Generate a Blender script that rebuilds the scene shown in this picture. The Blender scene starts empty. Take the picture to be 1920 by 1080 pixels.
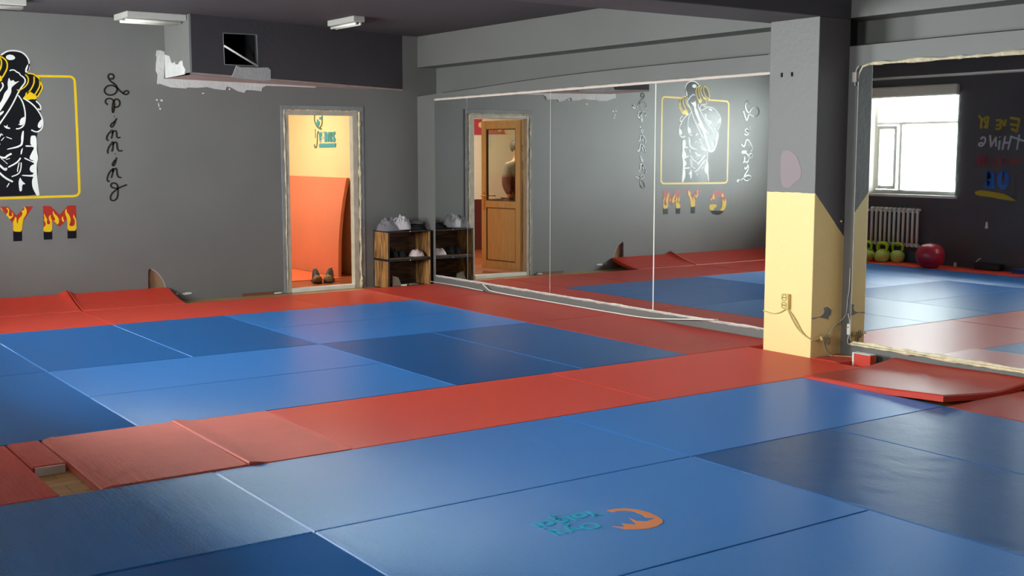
import bpy, bmesh, math, random
from mathutils import Vector, Matrix, noise
from mathutils.geometry import tessellate_polygon
random.seed(4)
S = bpy.context.scene
COL = S.collection
PI = math.pi

# ---------------------------------------------------------------- camera
cam_d = bpy.data.cameras.new('camera'); cam = bpy.data.objects.new('camera', cam_d); COL.objects.link(cam)
cam_d.sensor_fit = 'HORIZONTAL'; cam_d.sensor_width = 36.0; cam_d.lens = 36.0*2225.3/1920.0
cam_d.clip_start = 0.05; cam_d.clip_end = 200
fwd = Vector((0.56785049, 0.81514146, -0.11441252)); rgt = Vector((0.820494916, -0.571653581, -0.000525220))
upv = rgt.cross(fwd)
cam.matrix_world = Matrix(((rgt.x, upv.x, -fwd.x, -5.8697), (rgt.y, upv.y, -fwd.y, -10.0760), (rgt.z, upv.z, -fwd.z, 1.4476), (0, 0, 0, 1)))
S.camera = cam

# ---------------------------------------------------------------- world: overcast daylight
W = bpy.data.worlds.new('overcast_sky'); S.world = W; W.use_nodes = True
bg = W.node_tree.nodes['Background']; bg.inputs[0].default_value = (0.95, 0.98, 1.0, 1); bg.inputs[1].default_value = 88.0
S.view_settings.view_transform = 'Standard'; S.view_settings.look = 'None'
S.view_settings.gamma = 1.0; S.view_settings.exposure = -0.26; S.view_settings.use_curve_mapping = False
S.cycles.max_bounces = 12; S.cycles.diffuse_bounces = 6; S.cycles.glossy_bounces = 8; S.cycles.transmission_bounces = 8
S.cycles.transparent_max_bounces = 12; S.cycles.use_denoising = True; S.cycles.sample_clamp_indirect = 12.0
def portal(name, loc, rot, sx, sy):
    d = bpy.data.lights.new(name, 'AREA'); d.shape = 'RECTANGLE'; d.size = sx; d.size_y = sy; d.cycles.is_portal = True
    o = bpy.data.objects.new(name, d); COL.objects.link(o); o.location = loc; o.rotation_euler = rot
WINS = [(-0.95, 0.42, 0.885, 2.22), (-3.55, -2.08, 0.885, 2.22), (-6.6, -5.7, 0.885, 2.22)]   # left wall openings, last two unseen, placed for their light: y0, y1, z0, z1
for (a, b, c, d) in WINS:
    portal('daylight_portal', (-5.9, (a+b)/2, (c+d)/2), (0, -PI/2, 0), d-c, b-a)
ADDED_WIN = (-9.7, -9.0, 0.885, 2.22)  # unseen bay window, added to light surfaces facing the room's front
portal('daylight_portal', (-7.9, (ADDED_WIN[0]+ADDED_WIN[1])/2, 1.55), (0, -PI/2, 0), 1.33, .7)

# ---------------------------------------------------------------- data traced in metres on each wall
FIG_BLACK = [[[-3.1947,2.1832],[-3.1828,2.2478],[-3.1974,2.3017],[-3.2384,2.345],[-3.3012,2.3639],[-3.3754,2.3594],[-3.435,2.3167],[-3.4641,2.2174],[-3.4567,2.0781],[-3.5118,2.0173],[-3.6301,2.0353],[-3.7289,2.0022],[-3.8072,1.941],[-3.8473,1.8827],[-3.8523,1.8198],[-3.7963,1.7326],[-3.8143,1.6777],[-3.805,1.6146],[-3.7745,1.5199],[-3.7215,1.4489],[-3.6783,1.4269],[-3.6235,1.4411],[-3.6132,1.4175],[-3.609,1.3704],[-3.6442,1.268],[-3.6303,1.1736],[-3.6498,1.047],[-3.6446,1.0376],[-3.1563,1.045],[-3.1605,1.093],[-3.1747,1.1704],[-3.1567,1.2713],[-3.1662,1.3177],[-3.1458,1.3873],[-3.1529,1.4491],[-3.1545,1.6187],[-3.1067,1.6491],[-3.0847,1.7027],[-3.092,1.7487],[-3.1191,1.8027],[-3.1007,1.8331],[-3.1041,1.8715],[-3.1428,1.918],[-3.2143,2.0114],[-3.2326,2.1344]]]
BELL_BLACK = [[[-3.0887,2.0088],[-3.0776,2.0391],[-3.1074,2.1085],[-3.1691,2.1558],[-3.2322,2.1497],[-3.2652,2.0892],[-3.2986,2.0131],[-3.2787,1.9588],[-3.2161,1.927],[-3.1425,1.9334]],[[-3.3913,2.1383],[-3.3735,2.2149],[-3.3878,2.2845],[-3.4513,2.3057],[-3.5264,2.3002],[-3.5808,2.2748],[-3.6258,2.2063],[-3.6274,2.1441],[-3.5955,2.1201],[-3.5697,2.0729],[-3.4783,2.0709],[-3.4241,2.1006]]]
FIG_WHITE = [[[-3.1858,2.2556],[-3.2094,2.2333],[-3.2258,2.2032],[-3.2318,2.1689],[-3.2109,2.163],[-3.1892,2.1945]],[[-3.3101,2.2975],[-3.3255,2.3164],[-3.3604,2.3221],[-3.3872,2.3091],[-3.3899,2.2884],[-3.369,2.2724],[-3.3371,2.2738],[-3.3157,2.2839]],[[-3.281,2.0896],[-3.3237,2.0751],[-3.3338,2.0946],[-3.3606,2.0837],[-3.3726,2.1186],[-3.3878,2.0612],[-3.3835,2.0148],[-3.4164,1.9768],[-3.4392,1.9153],[-3.4838,1.8462],[-3.5174,1.7922],[-3.5624,1.7147],[-3.5858,1.6446],[-3.6093,1.5743],[-3.6554,1.4725],[-3.6453,1.4411],[-3.6112,1.496],[-3.5766,1.582],[-3.5366,1.6677],[-3.5081,1.7298],[-3.4313,1.7989],[-3.4309,1.8183],[-3.4744,1.7917],[-3.4298,1.8609],[-3.3855,1.9298],[-3.3577,1.9834],[-3.3567,2.0258],[-3.3187,2.0596]],[[-3.6145,2.0116],[-3.6524,2.0124],[-3.6911,1.9897],[-3.675,1.9801],[-3.6313,1.9886]],[[-3.5407,1.9364],[-3.5675,1.9446],[-3.579,1.9176],[-3.5742,1.8941],[-3.6022,1.8556],[-3.6457,1.8523],[-3.695,1.8374],[-3.6458,1.8445],[-3.608,1.8401],[-3.5805,1.8553],[-3.558,1.8939]],[[-3.6084,1.8245],[-3.6352,1.8366],[-3.6733,1.8332],[-3.677,1.8176],[-3.6468,1.8078]],[[-3.8196,1.8901],[-3.8363,1.8825],[-3.8265,1.8352],[-3.7946,1.7955],[-3.7887,1.8112],[-3.8096,1.8507]],[[-3.5399,1.7535],[-3.5728,1.7304],[-3.634,1.6684],[-3.6065,1.6839],[-3.5624,1.7147]],[[-3.7857,1.7168],[-3.8088,1.6776],[-3.8067,1.6304],[-3.7745,1.5199],[-3.7325,1.4489],[-3.6783,1.4292],[-3.6124,1.4489],[-3.5462,1.4959],[-3.6451,1.4489],[-3.7209,1.4725],[-3.7521,1.5356],[-3.7559,1.5986],[-3.7716,1.6301],[-3.7758,1.6774]],[[-3.0994,1.7488],[-3.1207,1.7299],[-3.1391,1.7031],[-3.1429,1.6724],[-3.1221,1.6607],[-3.1027,1.6875]],[[-3.2513,1.7659],[-3.2834,1.7508],[-3.3,1.72],[-3.2951,1.7007],[-3.3165,1.6931],[-3.2796,1.6851],[-3.2578,1.7119]],[[-3.4017,1.6939],[-3.4182,1.6746],[-3.4394,1.6864],[-3.4239,1.6591],[-3.3867,1.6511],[-3.3811,1.6627],[-3.4076,1.6706]],[[-3.2647,1.6425],[-3.2809,1.6271],[-3.2925,1.5808],[-3.2938,1.5266],[-3.3102,1.5033],[-3.4177,1.4724],[-3.4178,1.4646],[-3.332,1.4801],[-3.2837,1.5033],[-3.2719,1.5575]],[[-3.1708,1.5956],[-3.2077,1.592],[-3.2146,1.5186],[-3.1991,1.5031],[-3.2572,1.5048],[-3.2575,1.4916],[-3.1888,1.4915],[-3.184,1.4722],[-3.2003,1.4491],[-3.2279,1.3949],[-3.223,1.3755],[-3.1863,1.364],[-3.2075,1.3601],[-3.2702,1.3948],[-3.2758,1.3831],[-3.192,1.3446],[-3.187,1.3331],[-3.219,1.3174],[-3.2324,1.2863],[-3.2203,1.2592],[-3.194,1.2517],[-3.2103,1.2322],[-3.3004,1.2353],[-3.3006,1.2252],[-3.2159,1.2166],[-3.2001,1.2167],[-3.2168,1.1778],[-3.2129,1.1157],[-3.1927,1.0693],[-3.1775,1.04],[-3.1532,1.0427],[-3.1602,1.1086],[-3.1686,1.2093],[-3.1682,1.3254],[-3.149,1.3873],[-3.1611,1.4568],[-3.1563,1.5339],[-3.1606,1.5802]],[[-3.2787,1.4878],[-3.3007,1.4568],[-3.3037,1.418],[-3.2929,1.4258]],[[-3.3168,1.2157],[-3.3338,1.1688],[-3.3299,1.1064],[-3.3251,1.083],[-3.3069,1.0872],[-3.3024,1.1457],[-3.2704,1.15],[-3.3017,1.1769]],[[-3.5876,1.3548],[-3.61,1.3311],[-3.6335,1.2602],[-3.6303,1.1736],[-3.6499,1.0431],[-3.6336,1.0433],[-3.6147,1.1422],[-3.5761,1.1662],[-3.5586,1.2136],[-3.5683,1.2607],[-3.6001,1.2919],[-3.583,1.3234]]]
FIG_WLINES = [[0.012,[[-3.2106,2.176],[-3.1881,2.248],[-3.1995,2.298],[-3.2405,2.3451],[-3.3013,2.36],[-3.3755,2.3548],[-3.4319,2.3128]]],[0.01,[[-3.2694,2.1353],[-3.2847,2.1626],[-3.3057,2.167],[-3.3159,2.1826],[-3.3423,2.1871],[-3.3638,2.1761]]],[0.011,[[-3.2694,2.1392],[-3.2331,2.1115],[-3.2339,2.0731],[-3.2664,2.0355],[-3.2993,1.9823],[-3.3327,1.9135],[-3.366,1.8522],[-3.4214,1.7678],[-3.4657,1.7061],[-3.4881,1.6673],[-3.5214,1.6286]]],[0.011,[[-3.4356,2.0699],[-3.4203,2.0387],[-3.459,1.9853],[-3.5143,1.9165],[-3.5589,1.855],[-3.6036,1.801],[-3.6701,1.7471],[-3.7152,1.6926],[-3.7496,1.63],[-3.7559,1.5986],[-3.7627,1.5514]]],[0.009,[[-3.4643,1.9854],[-3.458,2.024],[-3.4786,2.0593],[-3.5107,2.0638],[-3.5493,2.0259]]],[0.009,[[-3.5378,2.0567],[-3.571,2.0224]]],[0.009,[[-3.459,1.9853],[-3.5125,1.9902],[-3.5764,2.0225],[-3.641,2.034],[-3.7233,2.006],[-3.7959,1.9525],[-3.845,1.8866],[-3.8437,1.8118],[-3.7855,1.7247]]],[0.009,[[-3.5538,2.0609],[-3.5978,2.0307]]],[0.008,[[-3.7299,1.7555],[-3.7467,1.74],[-3.7417,1.7242],[-3.7695,1.7088]]],[0.008,[[-3.6909,1.5747],[-3.7134,1.5512],[-3.7036,1.5079]]],[0.011,[[-3.1482,1.9105],[-3.1072,1.8715],[-3.1082,1.8256],[-3.134,1.8413]]],[0.011,[[-3.2581,1.9354],[-3.1751,1.8802],[-3.1242,1.8105],[-3.0962,1.7488],[-3.0954,1.6874],[-3.1119,1.6491],[-3.1544,1.6225],[-3.2012,1.6459]]],[0.011,[[-3.2999,1.9592],[-3.2641,1.9047],[-3.245,1.812],[-3.2499,1.735],[-3.2638,1.6811],[-3.3068,1.6544],[-3.3334,1.6546]]],[0.012,[[-3.3043,1.3908],[-3.3351,1.3479],[-3.4163,1.3047]]],[0.009,[[-3.301,1.3481],[-3.3067,1.2859],[-3.3268,1.2429],[-3.3915,1.219]]],[0.008,[[-3.3191,1.348],[-3.3365,1.2857],[-3.337,1.2623]]],[0.014,[[-3.3728,1.5617],[-3.4204,1.5813]]],[0.014,[[-3.4469,1.597],[-3.4842,1.6089]]],[0.011,[[-3.4366,1.5775],[-3.4642,1.5465]]],[0.011,[[-3.4756,1.5192],[-3.5142,1.4802],[-3.5524,1.4646]]],[0.009,[[-3.4572,1.6126],[-3.4908,1.5582],[-3.5354,1.4959],[-3.5799,1.4489]]],[0.016,[[-3.3812,1.4295],[-3.4191,1.41],[-3.4411,1.3866],[-3.4892,1.4021]]],[0.012,[[-3.4892,1.4021],[-3.4209,1.3359]]],[0.013,[[-3.3983,1.3867],[-3.4307,1.3749]]],[0.018,[[-3.5651,1.3902],[-3.4963,1.3316],[-3.4385,1.2733],[-3.4324,1.3007]]],[0.016,[[-3.5611,1.3314],[-3.498,1.2612],[-3.4454,1.2068],[-3.3819,1.1722]]],[0.015,[[-3.5362,1.2452],[-3.5153,1.214]]],[0.018,[[-3.4143,1.1601],[-3.4366,1.1246]]],[0.009,[[-3.6181,1.4411],[-3.6031,1.3861],[-3.615,1.3468]]]]
FIG_YLINES = [[0.012,[[-3.211,2.1607],[-3.1534,2.1554],[-3.1072,2.1161],[-3.0976,2.0777],[-3.0828,2.0392],[-3.0992,2.0014],[-3.1317,1.9485]]],[0.012,[[-3.1074,2.1085],[-3.1033,2.0549],[-3.1306,2.002],[-3.1575,1.9643]]],[0.012,[[-3.1539,2.1325],[-3.1552,2.0714],[-3.1934,2.0033],[-3.2256,1.9732]]],[0.01,[[-3.2322,2.1497],[-3.2014,2.1184],[-3.2132,2.0573],[-3.2777,2.0049],[-3.3094,2.0056]]],[0.012,[[-3.4726,2.3063],[-3.4195,2.297],[-3.3831,2.2613],[-3.379,2.2073],[-3.4126,2.1389],[-3.4346,2.1085]]],[0.012,[[-3.4514,2.3018],[-3.4256,2.2625],[-3.4379,2.1935],[-3.477,2.125]]],[0.012,[[-3.4943,2.2954],[-3.463,2.2636],[-3.4752,2.2022],[-3.5192,2.157]]],[0.011,[[-3.5317,2.3004],[-3.5111,2.265],[-3.5343,2.1961],[-3.5839,2.1508],[-3.6221,2.1362]]],[0.012,[[-3.5317,2.3027],[-3.5807,2.2787],[-3.6202,2.2139],[-3.6289,2.1675],[-3.6222,2.1347]]],[0.01,[[-3.5631,2.1193],[-3.5801,2.0886],[-3.5591,2.0649],[-3.5107,2.0638]]]]
FIG_YELLOW = [[[-3.1315,1.9561],[-3.204,1.9996],[-3.236,1.9811],[-3.2364,1.9619],[-3.2581,1.9354],[-3.2164,1.9154],[-3.1846,1.9264],[-3.1479,1.9243]],[[-3.429,2.12],[-3.4659,2.1417],[-3.4933,2.1176],[-3.4887,2.0866],[-3.4569,2.0719],[-3.433,2.0853]],[[-3.5033,2.1488],[-3.5405,2.1652],[-3.5572,2.1424],[-3.5951,2.1356],[-3.5685,2.1194],[-3.5307,2.1263]]]
FRAME = [[-2.7762,2.1527],[-2.8074,1.0426],[-4.0149,1.0128],[-3.964,2.0989]]
SPIN = [[[-2.4636,2.1394],[-2.4458,2.1303],[-2.4295,2.1454],[-2.4309,2.1719],[-2.4559,2.1831],[-2.4804,2.1726],[-2.4851,2.1447],[-2.4646,2.1128],[-2.4292,2.0898],[-2.4035,2.0627],[-2.4011,2.0325],[-2.4206,1.998],[-2.4577,1.9801],[-2.4998,1.9838],[-2.5252,2.0109],[-2.5178,2.0473],[-2.4843,2.0724],[-2.4419,2.0749],[-2.4063,2.0542],[-2.3653,2.0117],[-2.3295,1.9883],[-2.2984,1.9989],[-2.2928,2.0173],[-2.3119,2.0302],[-2.332,2.0199],[-2.3498,1.9999]],[[-2.495,1.8908],[-2.515,1.9025],[-2.5201,1.9265],[-2.5012,1.9475],[-2.4685,1.9508],[-2.4413,1.9345],[-2.4305,1.8983],[-2.4385,1.8496],[-2.4522,1.8068],[-2.4567,1.8492],[-2.4509,1.9039],[-2.4287,1.9445],[-2.3983,1.9452],[-2.3798,1.9177],[-2.3886,1.881],[-2.4159,1.8658],[-2.44,1.8714]],[[-2.4433,1.7863],[-2.4387,1.779]],[[-2.4174,1.7648],[-2.4305,1.7402],[-2.4441,1.7035],[-2.4633,1.6765],[-2.4812,1.6848],[-2.4706,1.7093],[-2.443,1.7303],[-2.4306,1.7378]],[[-2.5046,1.5507],[-2.5223,1.5628],[-2.5148,1.5994],[-2.4894,1.63],[-2.4769,1.6398]],[[-2.4803,1.6447],[-2.4582,1.6522],[-2.462,1.618],[-2.476,1.5692]],[[-2.4717,1.6179],[-2.4463,1.645],[-2.4221,1.6428],[-2.4261,1.6],[-2.4185,1.5756],[-2.3876,1.5843]],[[-2.513,1.4288],[-2.5171,1.4471],[-2.5072,1.4837],[-2.4854,1.5142],[-2.4753,1.5252]],[[-2.4774,1.5326],[-2.4564,1.5424],[-2.4618,1.496],[-2.4758,1.4471]],[[-2.4686,1.5082],[-2.4443,1.5388],[-2.4238,1.5328],[-2.4257,1.4838],[-2.4111,1.4495],[-2.3741,1.4568]],[[-2.4473,1.4287],[-2.4428,1.4201]],[[-2.4317,1.3919],[-2.4387,1.3674],[-2.4525,1.327],[-2.4715,1.3063],[-2.4767,1.3308],[-2.4549,1.3589],[-2.4423,1.3698]],[[-2.5075,1.1631],[-2.5281,1.1659],[-2.5307,1.1904],[-2.5169,1.2331],[-2.4951,1.2636],[-2.4849,1.2757]],[[-2.4824,1.2781],[-2.4662,1.2878],[-2.4737,1.2511],[-2.4904,1.196]],[[-2.4798,1.2511],[-2.4577,1.2853],[-2.4356,1.2876],[-2.4375,1.2384],[-2.4267,1.2014],[-2.3924,1.1984]],[[-2.4307,1.0966],[-2.4735,1.0974],[-2.5008,1.1163],[-2.4925,1.1432],[-2.4593,1.1501],[-2.432,1.1275],[-2.4314,1.0781],[-2.436,1.0227],[-2.4533,0.986],[-2.4904,0.9746],[-2.5102,0.9997],[-2.4964,1.0425],[-2.4559,1.0786],[-2.4057,1.1085],[-2.3432,1.1297]]]
BOX = [[[-4.3936,2.0895],[-4.3704,2.1201],[-4.3276,2.1215],[-4.2946,2.0849],[-4.3049,2.0253],[-4.3491,1.9783],[-4.4193,1.9315],[-4.4889,1.9109],[-4.5488,1.9336],[-4.5768,1.9824],[-4.5541,2.0363],[-4.5016,2.0533],[-4.4416,2.0401],[-4.3916,1.9911],[-4.3596,1.9185],[-4.3361,1.8485],[-4.2997,1.9175],[-4.2669,1.9887]],[[-4.3897,1.7806],[-4.4044,1.7506],[-4.3664,1.7021],[-4.3235,1.7017],[-4.3021,1.7316],[-4.3304,1.7559],[-4.3738,1.7383],[-4.3835,1.7022],[-4.3588,1.6683],[-4.3161,1.6656],[-4.2931,1.6894]],[[-4.2464,1.5425],[-4.2695,1.5149],[-4.3038,1.509],[-4.3269,1.5934],[-4.3694,1.6057],[-4.4049,1.5696],[-4.4504,1.4971],[-4.4519,1.4511],[-4.4088,1.4487]],[[-4.3784,1.5936],[-4.3898,1.5031]],[[-4.3487,1.4426],[-4.2971,1.4487],[-4.2546,1.4427],[-4.2551,1.4246],[-4.2895,1.4185],[-4.3234,1.4306],[-4.3672,1.4003],[-4.3856,1.3639],[-4.429,1.3541],[-4.4629,1.3758],[-4.4531,1.4123],[-4.4097,1.4184],[-4.3848,1.3882],[-4.3867,1.3276],[-4.3621,1.2914],[-4.3443,1.3096]],[[-4.3079,1.3763],[-4.3102,1.3038],[-4.2812,1.2979]],[[-4.3102,1.3038],[-4.3448,1.2939]],[[-4.321,1.2311],[-4.3182,1.2093],[-4.3475,1.2066],[-4.3636,1.2429],[-4.351,1.2611],[-4.3804,1.2549],[-4.3906,1.2063],[-4.349,1.1581],[-4.3041,1.1101],[-4.3056,1.0616],[-4.3613,1.039],[-4.4211,1.06],[-4.4424,1.0963],[-4.4105,1.121],[-4.3503,1.1156],[-4.2913,1.08],[-4.2409,1.0504],[-4.1819,1.0271],[-4.1693,1.0514],[-4.1979,1.0631],[-4.2413,1.0383]]]
Y_RED = [[[-3.501,0.9483],[-3.4348,0.9465],[-3.3628,0.8622],[-3.2863,0.9437],[-3.2148,0.9433],[-3.3145,0.803],[-3.3224,0.7108],[-3.4004,0.7139],[-3.4019,0.7983]]]
Y_YEL = [[[-3.398,0.8058],[-3.3843,0.8284],[-3.374,0.8549],[-3.3656,0.8393],[-3.3656,0.8009],[-3.3555,0.7833],[-3.3542,0.812],[-3.3421,0.8385],[-3.3156,0.8607],[-3.3105,0.8913],[-3.3247,0.9013],[-3.3026,0.9065],[-3.2911,0.9177],[-3.2974,0.9409],[-3.29,0.9426],[-3.273,0.9133],[-3.2746,0.8787],[-3.302,0.8372],[-3.3127,0.8029],[-3.3242,0.7109],[-3.3991,0.7177],[-3.3979,0.7675]],[[-3.4533,0.9337],[-3.4353,0.9351],[-3.4238,0.9099],[-3.4321,0.8873],[-3.4297,0.8605],[-3.4101,0.856],[-3.3988,0.8671],[-3.4065,0.8942],[-3.3926,0.8823],[-3.3937,0.8593],[-3.4072,0.8406],[-3.4275,0.8298],[-3.4356,0.8511],[-3.4561,0.8727],[-3.4371,0.8951],[-3.4345,0.9141]],[[-3.5003,0.9407],[-3.4925,0.9385],[-3.4781,0.902],[-3.49,0.9156]]]
Y_BLK = [[[-3.4004,0.7139],[-3.3242,0.7109],[-3.3269,0.6269],[-3.4026,0.6264]]]
M_RED = [[[-3.1286,0.9449],[-3.0628,0.9431],[-2.9838,0.8582],[-2.9026,0.9428],[-2.8302,0.9432],[-2.8324,0.7036],[-2.9164,0.7048],[-2.9176,0.813],[-2.9868,0.744],[-3.0502,0.8018],[-3.0562,0.7044],[-3.1328,0.7054]]]
M_YEL = [[[-3.1278,0.8199],[-3.1163,0.8273],[-3.1229,0.8469],[-3.1234,0.878],[-3.1099,0.8465],[-3.0943,0.8188],[-3.1011,0.7918],[-3.0945,0.7721],[-3.0758,0.7714],[-3.0694,0.7907],[-3.0812,0.8184],[-3.0801,0.8456],[-3.0569,0.8624],[-3.0653,0.8412],[-3.0517,0.8096],[-3.0564,0.7005],[-3.1329,0.7034],[-3.133,0.7424],[-3.1097,0.7649],[-3.1124,0.7883]],[[-3.0349,0.8949],[-3.0303,0.8713],[-3.005,0.8471],[-2.9894,0.8154],[-2.9907,0.7841],[-3.0047,0.765],[-3.0335,0.7973],[-3.05,0.8057],[-3.0294,0.805],[-3.0214,0.8164],[-3.042,0.86],[-3.0427,0.8873]],[[-2.9152,0.9149],[-2.9165,0.8836],[-2.895,0.8515],[-2.883,0.8197],[-2.8863,0.7884],[-2.9009,0.7574],[-2.8766,0.7447],[-2.8494,0.7555],[-2.8436,0.8027],[-2.8616,0.8308],[-2.8526,0.862],[-2.8463,0.8303],[-2.8317,0.8141],[-2.8332,0.7036],[-2.9172,0.7049],[-2.9149,0.8129],[-2.9322,0.8723],[-2.931,0.8997]],[[-2.9503,0.8454],[-2.9532,0.822],[-2.9429,0.7981],[-2.9528,0.7867],[-2.9651,0.8106],[-2.9642,0.8302]]]
M_BLK = [[[-3.134,0.7027],[-3.0564,0.7005],[-3.0587,0.6302],[-3.1335,0.6302]],[[-2.9184,0.703],[-2.8355,0.7017],[-2.8385,0.6307],[-2.9187,0.6313]]]
G_RED = [[[-3.6659,0.7913],[-3.6812,0.8386],[-3.7168,0.8914],[-3.7821,0.9229],[-3.8567,0.9244],[-3.9242,0.8962],[-3.9677,0.8382],[-3.9822,0.7717],[-3.9714,0.7057],[-3.9312,0.6436],[-3.8558,0.6518],[-3.8963,0.6957],[-3.9042,0.7736],[-3.8845,0.8221],[-3.8339,0.8441],[-3.7844,0.8363],[-3.7525,0.7892]]]
G_YEL = [[[-3.6673,0.7377],[-3.7953,0.7374],[-3.7963,0.6984],[-3.751,0.6877],[-3.7519,0.6548],[-3.6817,0.6568],[-3.6626,0.6961]],[[-3.893,0.8159],[-3.9274,0.779],[-3.9528,0.7724],[-3.9474,0.8146],[-3.9779,0.7718],[-3.9716,0.6997],[-3.9311,0.6466],[-3.8474,0.652],[-3.8964,0.6897],[-3.9072,0.7555]],[[-3.7414,0.8968],[-3.7468,0.849],[-3.7601,0.8129],[-3.7276,0.7958],[-3.7141,0.8378]],[[-3.8992,0.8937],[-3.9256,0.8451],[-3.9095,0.8215],[-3.8838,0.846]],[[-3.6742,0.7911],[-3.6938,0.8264],[-3.7029,0.7934]]]
G_BLK = [[[-3.6817,0.6568],[-3.7478,0.6549],[-3.8517,0.6459],[-3.9312,0.6436],[-3.8986,0.6115],[-3.849,0.5937],[-3.7825,0.594],[-3.724,0.6137]]]
T_YEL = [[[-1.2388,1.8824],[-1.2857,1.8416],[-1.2767,1.7224]],[[-1.3441,1.8667],[-1.2867,1.8217]],[[-1.3738,1.866],[-1.3588,1.7212]],[[-1.3738,1.866],[-1.3224,1.854],[-1.3329,1.7943],[-1.3629,1.7871],[-1.3213,1.7284]],[[-1.5373,1.8229],[-1.4792,1.8176]],[[-1.533,1.7642],[-1.4821,1.7612]],[[-1.5357,1.7118],[-1.477,1.7167]],[[-1.5369,1.8294],[-1.543,1.7117]],[[-1.5591,1.8224],[-1.5927,1.7305],[-1.6094,1.8278]],[[-1.6659,1.846],[-1.795,1.8237]],[[-1.7876,1.8303],[-1.7606,1.6696]],[[-1.6699,1.7682],[-1.7775,1.7532]],[[-1.687,1.716],[-1.7674,1.676]]]
T_UL = [[[-1.2248,0.9466],[-1.3294,0.9696],[-1.5089,0.9477],[-1.656,0.9255],[-1.7889,0.8575],[-1.7752,0.8466],[-1.601,0.8645],[-1.4529,0.8863],[-1.2575,0.9004]]]
T_WHT = [[[-1.2834,1.5895],[-1.297,1.616],[-1.3418,1.6155],[-1.352,1.5625],[-1.3027,1.503],[-1.2491,1.5232],[-1.2779,1.5497],[-1.3157,1.5428]],[[-1.4073,1.6413],[-1.4294,1.4959]],[[-1.4291,1.5025],[-1.4892,1.6207]],[[-1.4892,1.6207],[-1.4953,1.5023]],[[-1.5427,1.5743],[-1.5339,1.4628]],[[-1.536,1.6202],[-1.5422,1.6136]],[[-1.5848,1.4627],[-1.6126,1.6259]],[[-1.6022,1.5477],[-1.6671,1.5473]],[[-1.6571,1.4626],[-1.692,1.6186]],[[-1.6774,1.6252],[-1.8649,1.5654]],[[-1.7974,1.6433],[-1.7743,1.4625]]]
T_RED = [[[-1.286,1.3872],[-1.2184,1.3829]],[[-1.2844,1.3298],[-1.2286,1.3294]],[[-1.2915,1.2764],[-1.2163,1.2717]],[[-1.286,1.3872],[-1.2915,1.2764]],[[-1.3755,1.3901],[-1.3815,1.2706]],[[-1.3755,1.3901],[-1.3315,1.3766],[-1.3409,1.3368],[-1.3783,1.3343],[-1.3267,1.3234],[-1.3365,1.2768],[-1.3815,1.2706]],[[-1.5013,1.3838],[-1.5067,1.2784],[-1.4552,1.2779]],[[-1.5674,1.3775],[-1.5725,1.279],[-1.5142,1.2745]],[[-1.6268,1.3515],[-1.6229,1.286]],[[-1.6244,1.3973],[-1.632,1.3908]],[[-1.8043,1.3783],[-1.781,1.2809],[-1.7491,1.3456],[-1.71,1.2737],[-1.6694,1.3648]]]
T_BLU = [[[-1.4223,1.198],[-1.4253,0.992]],[[-1.3852,1.1975],[-1.4237,1.1117]],[[-1.4206,1.0851],[-1.358,0.997]],[[-1.467,1.192],[-1.4771,0.9933]],[[-1.6132,1.194],[-1.5643,1.1538],[-1.5617,1.0615],[-1.6088,0.9966],[-1.6647,1.0374],[-1.6665,1.1424],[-1.6132,1.194]]]
V_LINES = [[[3.7692,1.944],[3.7898,1.892],[3.7983,1.8395],[3.7522,1.7807],[3.6934,1.743],[3.5922,1.7257]],[[3.5712,1.9386],[3.5697,1.8346],[3.584,1.7777],[3.6392,1.7447]],[[3.7728,1.7285],[3.7777,1.6178]],[[3.6891,1.7036],[3.7212,1.6594],[3.7221,1.5857],[3.7401,1.5068],[3.7771,1.4953],[3.8071,1.507],[3.8093,1.5388]]]
V_FILL = [[[3.7068,1.8507],[3.6715,1.8316],[3.6424,1.8101],[3.6684,1.7635],[3.7106,1.7642],[3.7457,1.7911],[3.7206,1.8116]],[[3.6454,1.878],[3.5679,1.8762],[3.5812,1.8427],[3.6468,1.8467]],[[3.6777,1.6877],[3.5879,1.6865],[3.5905,1.6265],[3.623,1.564],[3.647,1.5642],[3.6619,1.6377]],[[3.5046,1.6906],[3.4517,1.6899],[3.4012,1.6349],[3.3991,1.6866],[3.3874,1.6864],[3.3922,1.5677],[3.4391,1.568],[3.4611,1.6045],[3.4627,1.5655],[3.5099,1.5659]],[[3.3816,1.6863],[3.3409,1.6858],[3.3446,1.5931],[3.3214,1.5929],[3.3177,1.6855],[3.3062,1.6853],[3.3107,1.5722],[3.3458,1.5632],[3.3804,1.5727]],[[3.2946,1.6852],[3.2197,1.6893],[3.2154,1.6534],[3.2439,1.6589],[3.2393,1.6281],[3.2117,1.6022],[3.2246,1.5639],[3.2879,1.5644],[3.2863,1.6029],[3.2576,1.6026],[3.2909,1.6338]],[[3.6636,1.5433],[3.2023,1.5484],[3.2098,1.5024],[3.6655,1.4986]]]
LOGO = [[[-2.8827,-6.4572],[-2.8452,-6.4569],[-2.8008,-6.4785],[-2.7707,-6.5199],[-2.7583,-6.5751],[-2.7637,-6.6321],[-2.7772,-6.675],[-2.7994,-6.7034],[-2.8484,-6.7268],[-2.8948,-6.7298],[-2.9382,-6.7135],[-2.9732,-6.682],[-2.995,-6.6286],[-2.9589,-6.6595],[-2.9398,-6.6198],[-2.909,-6.6629],[-2.8944,-6.6515],[-2.883,-6.6157],[-2.8684,-6.5814],[-2.8717,-6.6309],[-2.8421,-6.6589],[-2.7864,-6.6463],[-2.813,-6.6202],[-2.7999,-6.5766],[-2.8,-6.5305],[-2.8199,-6.5011],[-2.8491,-6.4884],[-2.873,-6.4903]]]
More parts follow.
